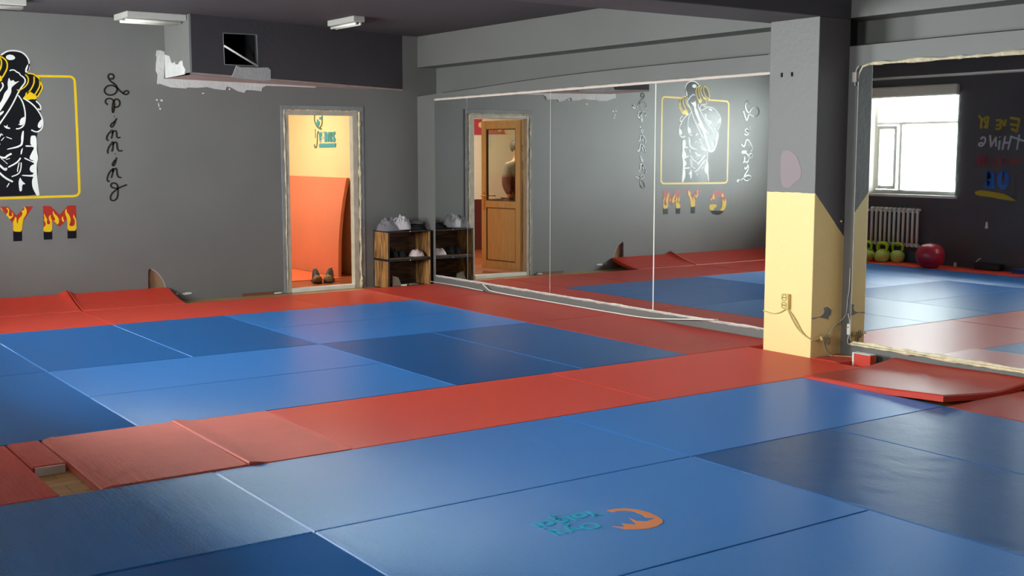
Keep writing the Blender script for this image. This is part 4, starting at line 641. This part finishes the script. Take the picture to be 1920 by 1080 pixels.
def shoe(x, y, rz, label):
    r = empty('shoe', (x, y, FL), label, 'shoe', 'pair of shoes in the doorway', rz)
    prof = [(-.125, .026, .045, .0), (-.11, .036, .055, 0), (-.06, .045, .078, 0), (-.02, .046, .105, 0), (.03, .040, .125, 0), (.08, .038, .13, 0), (.12, .034, .125, 0), (.14, .024, .115, 0)]   # toe at -y
    up_ = MB(); n = 14; V = []; F_ = []
    for yy, wd, ht, _ in prof:
        for k in range(n):
            a = PI*k/(n-1); V.append((wd*math.cos(a)*(1.0 if ht < .1 else .95), yy, .022+ht*max(0.0, math.sin(a))**.7))
    for i in range(len(prof)-1):
        for k in range(n-1): F_.append((i*n+k, i*n+k+1, (i+1)*n+k+1, (i+1)*n+k))
    F_ += [tuple(range(n)), tuple((len(prof)-1)*n+k for k in range(n))]
    up_.add(V, F_, True)
    def place(mb): 
        k, q = math.cos(rz), math.sin(rz); mb.v = [(x+a*k-b*q, y+a*q+b*k, FL+c) for a, b, c in mb.v]; return mb
    place(up_).obj('upper', mat('dark_shoe_leather', hexc(44, 40, 50), .6), r)
    tc = MB().lathe([(.050, .0), (.054, .022), (.050, .046), (.034, .066), (.006, .074)], (0, -.100, .018), 16, 1, 1.05); place(tc).obj('toe_cap', mat('beige_suede', hexc(150, 122, 84), .8), r)
    so = MB(); out = [(-.148, .012), (-.14, .034), (-.10, .05), (-.04, .05), (.05, .042), (.12, .042), (.15, .02)]
    poly = [(w_, yy) for yy, w_ in out]+[(-w_, yy) for yy, w_ in out[::-1]]
    so.prism(poly, [], lambda u, v, d: (u, v, d), 0, .024); place(so).obj('sole', mat('dark_sole', hexc(30, 22, 20), .7), r)
    op = MB().lathe([(.026, 0), (.028, .004)], (0, .095, .146), 14, 1, 1.5); place(op).obj('shoe_opening', mat('grey_lining', hexc(126, 118, 118), .9), r)
    la = MB()
    for i in range(3): la.tube([(-.024, -.04+.028*i, .112+.012*i), (0, -.045+.028*i, .121+.012*i), (.024, -.04+.028*i, .112+.012*i)], .003, 5)
    place(la).obj('laces', mat('grey_lace', hexc(150, 146, 146), .8), r)
shoe(.0, 2.26, -.30, 'left shoe of the dark pair with beige toes, in the doorway')
shoe(.155, 2.24, -.62, 'right shoe of the dark pair with beige toes, in the doorway')
def person():
    px, py = -1.70, 3.2
    r = empty('person', (px, py, FL), 'person in dark jacket standing behind the glass of the open door', 'person')
    def skin(name, verts, edges, radii, m, parent, rootv=0, sub=2):
        me = bpy.data.meshes.new(name); me.from_pydata([(px+a, py+b, FL+c) for a, b, c in verts], edges, []); me.materials.append(m)
        o = bpy.data.objects.new(name, me); COL.objects.link(o); o.parent = parent; o.matrix_parent_inverse = PW(parent).inverted()
        sk = o.modifiers.new('skin', 'SKIN'); sk.use_smooth_shade = True
        for i, rr in enumerate(radii):
            d = me.skin_vertices[0].data[i]; d.radius = (rr[0], rr[1]) if isinstance(rr, tuple) else (rr, rr); d.use_root = (i == rootv)
        sb = o.modifiers.new('sub', 'SUBSURF'); sb.levels = sub; sb.render_levels = sub
        return o
    # body: pelvis 0, spine, neck, head, arms, legs
    v = [(0, 0, .86), (0, 0, 1.05), (0, 0, 1.25), (0, .0, 1.36), (0, -.01, 1.43), (0, -.02, 1.50), (0, -.02, 1.57),
         (.15, 0, 1.30), (.20, -.02, 1.06), (.18, -.10, .86), (-.15, 0, 1.30), (-.20, -.02, 1.06), (-.18, -.10, .86),
         (.09, 0, .82), (.10, .0, .46), (.10, .02, .07), (.10, -.09, .04), (-.09, 0, .82), (-.10, 0, .46), (-.10, .02, .07), (-.10, -.09, .04)]
    e_ = [(0, 1), (1, 2), (2, 3), (3, 4), (4, 5), (5, 6), (2, 7), (7, 8), (8, 9), (2, 10), (10, 11), (11, 12), (0, 13), (13, 14), (14, 15), (15, 16), (0, 17), (17, 18), (18, 19), (19, 20)]
    rd = [(.14, .10), (.12, .09), (.14, .10), (.06, .055), .05, (.08, .095), (.055, .065), .055, .042, .03, .055, .042, .03, .08, .055, .04, .035, .08, .055, .04, .035]
    body = skin('body', v, e_, rd, mat('skin', hexc(178, 132, 104), .6), r)
    MB().lathe([(.003, 0), (.045, .012), (.08, .05), (.088, .10), (.074, .15), (.045, .175), (.003, .18)], (px, py+.012, FL+1.455), 18, .98, 1.08).obj('hair', mat('dark_hair', hexc(58, 52, 48), .7), r)
    MB().lathe([(.003, 0), (.035, .01), (.045, .035), (.034, .065), (.003, .075)], (px+.0, py+.05, FL+1.585), 14).obj('hair_bun', mat('dark_hair_tie', hexc(62, 54, 56), .7), r)
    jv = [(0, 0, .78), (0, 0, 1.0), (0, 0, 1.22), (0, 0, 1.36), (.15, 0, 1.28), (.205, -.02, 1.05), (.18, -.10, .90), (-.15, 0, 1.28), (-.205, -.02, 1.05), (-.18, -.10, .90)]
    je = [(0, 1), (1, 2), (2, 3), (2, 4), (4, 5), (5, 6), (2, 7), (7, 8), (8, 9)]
    jk = skin('jacket', jv, je, [(.14, .11), (.135, .11), (.14, .11), (.06, .06), .07, .058, .045, .07, .058, .045], painted('jacket_with_glass_reflection', hexc(70, 28, 34), hexc(92, 86, 74), 1.10, 0, .8), r)  # maroon lower half paints the door glass reflection into the jacket colour
    pv = [(0, 0, .84), (.095, 0, .78), (.10, 0, .46), (.10, .02, .10), (-.095, 0, .78), (-.10, 0, .46), (-.10, .02, .10)]
    skin('trousers', pv, [(0, 1), (1, 2), (2, 3), (0, 4), (4, 5), (5, 6)], [(.15, .11), .10, .075, .06, .10, .075, .06], mat('dark_trousers', hexc(40, 38, 44), .8), r)
    MB().lathe([(.05, 0), (.052, .004)], (0, 0, 0), 16).obj
    em = MB(); em.lathe([(.045, 0), (.047, .006)], (0, 0, 0), 16, .8, 1.3); em.v = [(px+.02+a, py-.175-c, FL+1.17+b) for a, b, c in em.v]; em.obj('jacket_emblem', mat('ochre_emblem', hexc(170, 140, 88), .8), r)
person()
M_pink = bpy.data.materials.new('pink_dotted_banner'); M_pink.use_nodes = True
nt = M_pink.node_tree; vo = nt.nodes.new('ShaderNodeTexVoronoi'); vo.inputs['Scale'].default_value = 9; tcn = nt.nodes.new('ShaderNodeTexCoord'); nt.links.new(tcn.outputs['Object'], vo.inputs['Vector'])
crp = nt.nodes.new('ShaderNodeValToRGB'); crp.color_ramp.interpolation = 'CONSTANT'; crp.color_ramp.elements[0].color = (*hexc(236, 206, 150), 1); crp.color_ramp.elements[1].color = (*hexc(190, 70, 84), 1); crp.color_ramp.elements[1].position = .38
nt.links.new(vo.outputs['Distance'], crp.inputs[0]); nt.links.new(crp.outputs[0], nt.nodes['Principled BSDF'].inputs['Base Color'])
tag(MB().box(-2.32, -1.95, 4.985, 4.999, 1.70, 1.93).obj('paper_banner', M_pink), 'pink dotted banner high on the cream wall, seen left of the open door leaf', 'banner', 'pink dotted banners')
tag(MB().box(-2.77, -2.40, 4.985, 4.999, 1.71, 1.82).obj('paper_banner', M_pink), 'pink dotted banner seen through the glass of the open door', 'banner', 'pink dotted banners')

# ================================================================ SHELF OF TWO CRATES
def crate(z0, z1, label):
    x0, x1, y0, y1 = .335, .872, 1.165, 1.492; t = .016
    r = empty('wooden_crate', ((x0+x1)/2, (y0+y1)/2, z0), label, 'crate', 'crates stacked as a shelf')
    for nm, xs in (('side_panel', (x0, x0+t)), ('side_panel', (x1-t, x1))):
        MB().box(xs[0], xs[1], y0, y1, z0+.01, z1-.01).obj(nm, M_crate, r, bevel=.002)
    MB().box(x0+t, x1-t, y1-t, y1, z0+.01, z1-.01).obj('back_panel', M_crate_in, r)
    MB().box(x0+t, x1-t, y0, y1-t, z0+.01, z0+.022).obj('bottom_board', M_crate_in, r)
    MB().box(x0, x1, y0, y1, z1-.01, z1).obj('top_board', M_crate_blk, r)
    f = MB(); w_ = .011
    for xa in (x0-.001, x1-w_): f.box(xa, xa+w_, y0-.004, y0+.004, z0, z1)
    f.box(x0+w_, x1-w_, y0-.004, y0+.004, z0, z0+w_).box(x0+w_, x1-w_, y0-.004, y0+.004, z1-w_, z1).box(x0-.003, x0, y0, y1, z0, z0+w_).box(x0-.003, x0, y0, y1, z1-w_, z1).box(x0-.003, x0, y1-w_, y1, z0+w_, z1-w_)
    f.obj('black_edging', M_crate_blk, r)
    s_ = MB().tube([(x0+.27, y0-.004, z1-.005), (x0+.27, y0-.008, z1-.005)], .006, 8); s_.obj('screw', M_offw, r)
crate(FL, .272, 'lower wooden crate with black edges, bottom of the shelf')
crate(.274, .586, 'upper wooden crate with black edges, top of the shelf')
def heap(name, cx, cy, z, rx, ry, h, seed, m, label, cat='clothing', group=None, folds=6.0, n=34, ang=0):
    V = []; F_ = []
    for i in range(n+1):
        for j in range(n+1):
            u = -1+2*i/n; v = -1+2*j/n
            su, sv = u*math.sqrt(max(0, 1-v*v/2)), v*math.sqrt(max(0, 1-u*u/2))
            rr = min(1, math.sqrt(su*su+sv*sv)); q = Vector((su*1.7+seed, sv*1.7, seed*.3))
            nn = noise.noise(q*1.1); rg = abs(noise.noise(q*folds*.35+Vector((nn*1.5, 0, 0))))
            edge = (1-rr**4)**.8; rad = 1+.22*noise.noise(Vector((math.atan2(sv, su)*1.2, seed, 7)))
            zz = h*edge*(.72+.35*nn+.55*rg); x, y = su*rx*rad, sv*ry*rad
            k, s_ = math.cos(ang), math.sin(ang)
            V.append((cx+x*k-y*s_, cy+x*s_+y*k, z+max(.003, zz)))
    N = n+1
    for i in range(n):
        for j in range(n): F_.append((i*N+j, (i+1)*N+j, (i+1)*N+j+1, i*N+j+1))
    ring = [i*N for i in range(N)]+[n*N+j for j in range(1, N)]+[i*N+n for i in range(n-1, -1, -1)]+[j for j in range(n-1, 0, -1)]
    o = len(V); V += [(V[i][0], V[i][1], z) for i in ring]
    for i in range(len(ring)): F_.append((ring[i], ring[(i+1) % len(ring)], o+(i+1) % len(ring), o+i))
    F_.append(tuple(o+i for i in range(len(ring))))
    mb = MB(); mb.add(V, F_, True); ob = mb.obj(name, m, subsurf=1)
    return tag(ob, label, cat, group)
M_cl1 = mat('light_grey_cotton', hexc(176, 168, 170), .9, bump=.3, bump_scale=120); M_cl2 = mat('black_cotton', hexc(28, 26, 30), .9); M_cl3 = mat('mid_grey_cotton', hexc(112, 106, 110), .9)
heap('black_garment', .66, 1.34, .587, .20, .135, .075, 3.1, M_cl2, 'black garment lying on top of the crate shelf', folds=5)
heap('grey_jacket', .46, 1.32, .587, .17, .15, .135, 8.6, M_cl3, 'mid grey jacket heaped at the left end of the shelf top', folds=7)
heap('grey_shirt', .555, 1.26, .60, .11, .10, .145, 5.2, M_cl1, 'light grey shirt bunched up on the middle of the shelf top', folds=8)
heap('grey_sleeve_cloth', .74, 1.33, .65, .10, .05, .035, 11.4, M_cl3, 'grey cloth draped over the black garment on the shelf top', folds=5, ang=-.3)
heap('pale_cloth', .735, 1.25, .297, .085, .07, .075, 2.7, mat('pinkish_white_cotton', hexc(206, 184, 182), .9), 'pinkish white cloth in the right half of the upper crate', folds=8)
heap('baseball_cap', .47, 1.30, .297, .05, .07, .10, 6.1, M_cl2, 'black cap in the left part of the upper crate', 'cap', folds=3)
heap('dark_glove', .57, 1.30, .297, .05, .06, .08, 9.7, M_cl2, 'dark bundle beside the cap in the upper crate', folds=4)
tag(MB().add([(.40, 1.20, -.015), (.53, 1.22, -.015), (.50, 1.24, .075), (.42, 1.23, .10), (.40, 1.225, -.015), (.53, 1.25, -.015), (.50, 1.26, .075), (.42, 1.25, .10)], [(0, 1, 2, 3), (4, 7, 6, 5), (0, 4, 5, 1), (1, 5, 6, 2), (2, 6, 7, 3), (3, 7, 4, 0)]).obj('cardboard_piece', mat('beige_board', hexc(150, 136, 116), .8), bevel=.004), 'beige torn board standing in the lower crate', 'cardboard')
tag(MB().box(.63, .74, 1.22, 1.32, -.017, -.005, rot=.2).obj('flat_sandal', mat('beige_rubber', hexc(150, 138, 116), .7), bevel=.004), 'flat beige slipper lying in the right of the lower crate', 'slipper')
tag(MB().box(.52, .585, 1.20, 1.25, -.017, .0, rot=-.3).obj('paper_scrap', M_offw, bevel=.003), 'small white crumpled scrap in the middle of the lower crate', 'scrap')

# ================================================================ ELECTRICS BY THE PILLAR
def socket():
    r = empty('double_socket', (.59, -4.265, .33), 'double wall socket painted yellow on the pillar', 'socket')
    m = mat('yellowed_plastic', hexc(226, 202, 132), .4)
    MB().box(.560, .589, -4.296, -4.228, .322, .432).obj('socket_body', m, r, bevel=.004)
    for z in (.405, .350):
        rg = MB().tube([(.558, -4.262+.022*math.cos(t*PI/8), z+.022*math.sin(t*PI/8)) for t in range(16)], .0025, 5, True); so = rg.obj('socket_ring', mat('ring_shadow_plastic', hexc(186, 160, 96), .5), r)
        MB().tube([(.556, -4.271, z), (.560, -4.271, z)], .0035, 8).tube([(.556, -4.253, z), (.560, -4.253, z)], .0035, 8).obj('socket_hole', M_black, so)
socket()
M_cab = mat('yellowish_cable', hexc(206, 184, 124), .5); M_cabw = mat('grey_white_cable', hexc(196, 190, 184), .5)
tag(MB().tube(smooth_line([Vector(p) for p in [(.583, -4.265, .325), (.583, -4.21, .29), (.583, -4.14, .27), (.583, -4.04, .285)]]), .0045, 6).obj('wall_cable', M_cab), 'yellow-painted cable from the socket to the left edge of the pillar', 'cable')
tag(MB().tube(smooth_line([Vector(p) for p in [(.583, -4.27, .325), (.578, -4.33, .24), (.578, -4.40, .17), (.578, -4.492, .13), (.60, -4.500, .125), (.67, -4.505, .135)]]), .0045, 6).tube(smooth_line([Vector(p) for p in [(.583, -4.273, .325), (.580, -4.35, .26), (.576, -4.42, .16), (.578, -4.498, .128), (.60, -4.508, .122), (.67, -4.51, .13)]]), .0045, 6).obj('wall_cable', M_cab), 'doubled cable hanging from the socket round the corner of the pillar', 'cable')
tag(MB().tube(smooth_line([Vector(p) for p in [(.755, -4.51, .14), (.80, -4.50, .19), (.85, -4.50, .225), (.895, -4.50, .235), (.903, -4.52, .26), (.903, -4.545, .30), (.903, -4.545, .40), (.903, -4.56, .46), (.903, -4.56, .62)]]), .004, 6).obj('wall_cable', M_cabw), 'pale cable rising from the tangle into the corner right of the pillar', 'cable')
tg = empty('cable_tangle', (.71, -4.52, .02), 'tangle of taped cables and plug hanging low on the pillar', 'cable')
MB().box(.665, .755, -4.53, -4.50, .115, .145, rot=.0).obj('plug_body', mat('cream_plug', hexc(212, 186, 120), .45), tg, bevel=.006)
tt = MB()
for i in range(5):
    a = i*1.1; tt.tube(smooth_line([Vector((.66+.02*i, -4.525, .15+.01*math.sin(a))), Vector((.67+.018*i, -4.54, .12)), Vector((.69+.012*i, -4.53, .09+.012*math.cos(a)))]), .004, 5)
tt.tube(smooth_line([Vector(p) for p in [(.69, -4.52, .11), (.70, -4.525, .06), (.735, -4.53, .01), (.74, -4.56, .006)]]), .005, 5).tube(smooth_line([Vector(p) for p in [(.70, -4.52, .10), (.715, -4.53, .05), (.75, -4.54, .01)]]), .004, 5)
tt.obj('loose_wires', mat('tangled_wire', hexc(150, 134, 100), .5), tg)
tag(MB().tube(smooth_line([Vector(p) for p in [(.745, -4.56, .006), (.80, -4.62, .006), (.84, -4.70, .006)]]), .003, 5).obj('floor_wire', M_cab), 'thin wire lying on the dark red offcut by the pillar', 'cable')
sw = empty('inline_switch', (.9, -4.59, .14), 'small white cord switch hanging beside the right mirror', 'switch')
MB().box(.880, .905, -4.592, -4.563, .145, .225).obj('switch_body', M_offw, sw, bevel=.005)
MB().tube([(.880, -4.578, .200), (.877, -4.578, .200)], .004, 8).obj('switch_button', M_black, sw)
MB().tube(smooth_line([Vector(p) for p in [(.900, -4.575, .225), (.902, -4.57, .26), (.903, -4.553, .295)]]), .0035, 6).obj('switch_cord', M_offw, sw)
MB().tube(smooth_line([Vector(p) for p in [(.895, -4.575, .145), (.893, -4.568, .115), (.892, -4.565, .09), (.890, -4.58, .075), (.888, -4.595, .085)]]), .0035, 6).obj('switch_cord', M_offw, sw)
jb = empty('junction_box', (.9, -4.55, 1.94), 'white junction box at the top corner of the right mirror', 'junction box')
MB().box(.880, .909, -4.578, -4.540, 1.925, 1.995).obj('box_body', mat('dusty_plastic', hexc(176, 166, 162), .5), jb, bevel=.003)
MB().tube([(.895, -4.556, 1.925), (.895, -4.558, 1.90)], .005, 6).obj('box_cable', M_cabw, jb)
MB().tube(smooth_line([Vector(p) for p in [(.892, -4.565, 1.995), (.888, -4.575, 2.02), (.886, -4.60, 2.035)]]), .005, 6).obj('box_cable', M_cabw, jb)
tag(MB().box(.890, .905, -4.600, -4.586, 1.875, 1.925).obj('cable_clip', M_offw, bevel=.002), 'small white clip hanging under the junction box at the mirror corner', 'clip')
tag(MB().tube([(.86, -4.497, .955), (.86, -4.51, .952)], .008, 8).obj('wall_plug', M_cab), 'small yellow plug sticking out of the pillar edge', 'wall plug')

# ================================================================ THINGS BY THE WINDOW WALL (seen in the right mirror)
def radiator():
    r = empty('radiator', (-5.46, -.13, .19), 'cast iron radiator under the window, seen in the right mirror', 'radiator')
    m = mat('cream_radiator_enamel', hexc(224, 216, 204), .35)
    for i in range(11):
        y = -.462+.072*i
        s_ = MB(); 
        for xx in (-5.47,): s_.tube([(xx, y, .225), (xx, y, .675)], .018, 10)
        s_.lathe([(.012, 0), (.034, .01), (.036, .03), (.02, .045)], (-5.49, y, .665), 14, 1.2, .85).lathe([(.02, 0), (.036, .012), (.034, .035), (.012, .045)], (-5.49, y, .20), 14, 1.2, .6)
        s_.obj('radiator_section', m, r)
    MB().tube([(-5.49, -.47, .66), (-5.49, .30, .66), (-5.49, .9, .66)], .014, 8).tube([(-5.49, -.47, .235), (-5.49, .30, .235), (-5.49, .9, .235)], .014, 8).obj('radiator_pipe', m, r)
radiator()
def kettlebell(x, y, rz, label, body_m, hm):
    r = empty('kettlebell', (x, y, 0), label, 'kettlebell', 'green kettlebells below the radiator')
    k, q = math.cos(rz), math.sin(rz)
    b = MB().lathe([(.05, 0), (.075, .012), (.092, .05), (.095, .085), (.085, .12), (.06, .145), (.03, .155)], (x, y, 0), 24); b.obj('bell_body', body_m, r)
    P = [(-.050, .125), (-.068, .165), (-.075, .205), (-.060, .235), (-.03, .248), (.03, .248), (.060, .235), (.075, .205), (.068, .165), (.050, .125)]
    MB().tube(smooth_line([Vector((x+u*k, y+u*q, w_)) for u, w_ in P], 1), .014, 10).obj('bell_handle', hm, r)
M_kb = mat('lime_vinyl', hexc(170, 200, 20), .35); M_kb2 = mat('pale_lime_vinyl', hexc(178, 190, 90), .4)
kettlebell(-5.24, -.10, 1.5, 'lime kettlebell standing in front, below the left of the radiator', M_kb2, M_kb)
kettlebell(-5.38, -.24, 1.4, 'lime kettlebell rightmost of the row beside the red ball, seen in the mirror', M_kb2, M_kb)
kettlebell(-5.40, .0, 1.6, 'lime kettlebell in the back row behind the front one', M_kb, M_kb)
kettlebell(-5.22, .13, 1.5, 'lime kettlebell half hidden by the reflected pillar edge', M_kb2, M_kb)
kettlebell(-5.40, .26, 1.7, 'lime kettlebell farthest left in the reflected row', M_kb, M_kb)
bl = empty('exercise_ball', (-5.06, -.97, 0), 'red ball with flattened top on the mat below the window', 'ball')
pr = [(.02, .0)]+[(.175*max(.001, math.cos(a))**.85, .15+.155*math.sin(a)) for a in [math.radians(-84+12*i) for i in range(15)]]
MB().lathe(pr, (-5.06, -.97, .004), 40).obj('ball_skin', mat('glossy_red_rubber', hexc(176, 34, 54), .28, noise_amt=.05), bl)
MB().lathe([(.012, 0), (.012, .004)], (-5.06, -.97, .307), 12).obj('ball_valve', M_offw, bl)
tag(MB().box(-5.50, -5.30, -2.35, -1.93, 0, .05).obj('blue_mat_block', mat('navy_vinyl', hexc(30, 60, 140), .4), bevel=.004), 'dark blue block on the narrow red mat by the window wall', 'block')
db = empty('black_bag', (-5.44, -1.56, 0), 'low black object lying at the foot of the window wall', 'bag')
MB().box(-5.50, -5.38, -1.72, -1.36, .0, .085).obj('bag_body', mat('black_nylon', hexc(24, 26, 34), .6), db, bevel=.02)
MB().tube([(-5.38, -1.40, .09), (-5.37, -1.43, .12), (-5.38, -1.46, .14)], .006, 6).obj('bag_buckle', M_offw, db)
tag(MB().prism([(-1.435, .50), (-1.40, .50), (-1.41, .58), (-1.425, .58)], [], fC, 0, .008).obj('wall_socket', M_offw), 'small pale broken socket on the dark window wall', 'socket')
tag(MB().box(-5.52, -5.49, -1.035, -1.01, 0, .05).obj('white_cup', M_offw, bevel=.004), 'small white object at the wall foot right of the red ball', 'cup')
tag(MB().box(-5.53, -5.45, -.60, -.35, .004, .13).obj('teal_pad', mat('dark_teal_vinyl', hexc(30, 62, 76), .5), bevel=.01), 'dark teal pad behind the kettlebells below the radiator', 'pad')

# ================================================================ CEILING LAMPS
def lamp(x0, x1, y0, y1, label):
    r = empty('ceiling_lamp', ((x0+x1)/2, (y0+y1)/2, CZ), label, 'lamp', 'unlit fluorescent ceiling lamps')
    MB().box(x0, x1, y0, y1, CZ-.055, CZ).obj('lamp_housing', mat('grey_white_housing', hexc(170, 166, 160), .5), r, bevel=.006)
    lng = (x1-x0) > (y1-y0)
    for k in (.3, .7):
        if lng: MB().tube([(x0+.02, y0+(y1-y0)*k, CZ-.07), (x1-.02, y0+(y1-y0)*k, CZ-.07)], .014, 8).obj('lamp_tube', M_offw, r)
        else: MB().tube([(x0+(x1-x0)*k, y0+.02, CZ-.07), (x0+(x1-x0)*k, y1-.02, CZ-.07)], .014, 8).obj('lamp_tube', M_offw, r)
lamp(-2.48, -1.93, .86, 1.26, 'unlit ceiling lamp above the painted word at the back wall')
lamp(-.62, -.50, .05, .60, 'short unlit ceiling lamp left of the mirror wall')
lamp(-4.15, -3.42, .50, .68, 'unlit ceiling lamp at the top left picture corner')
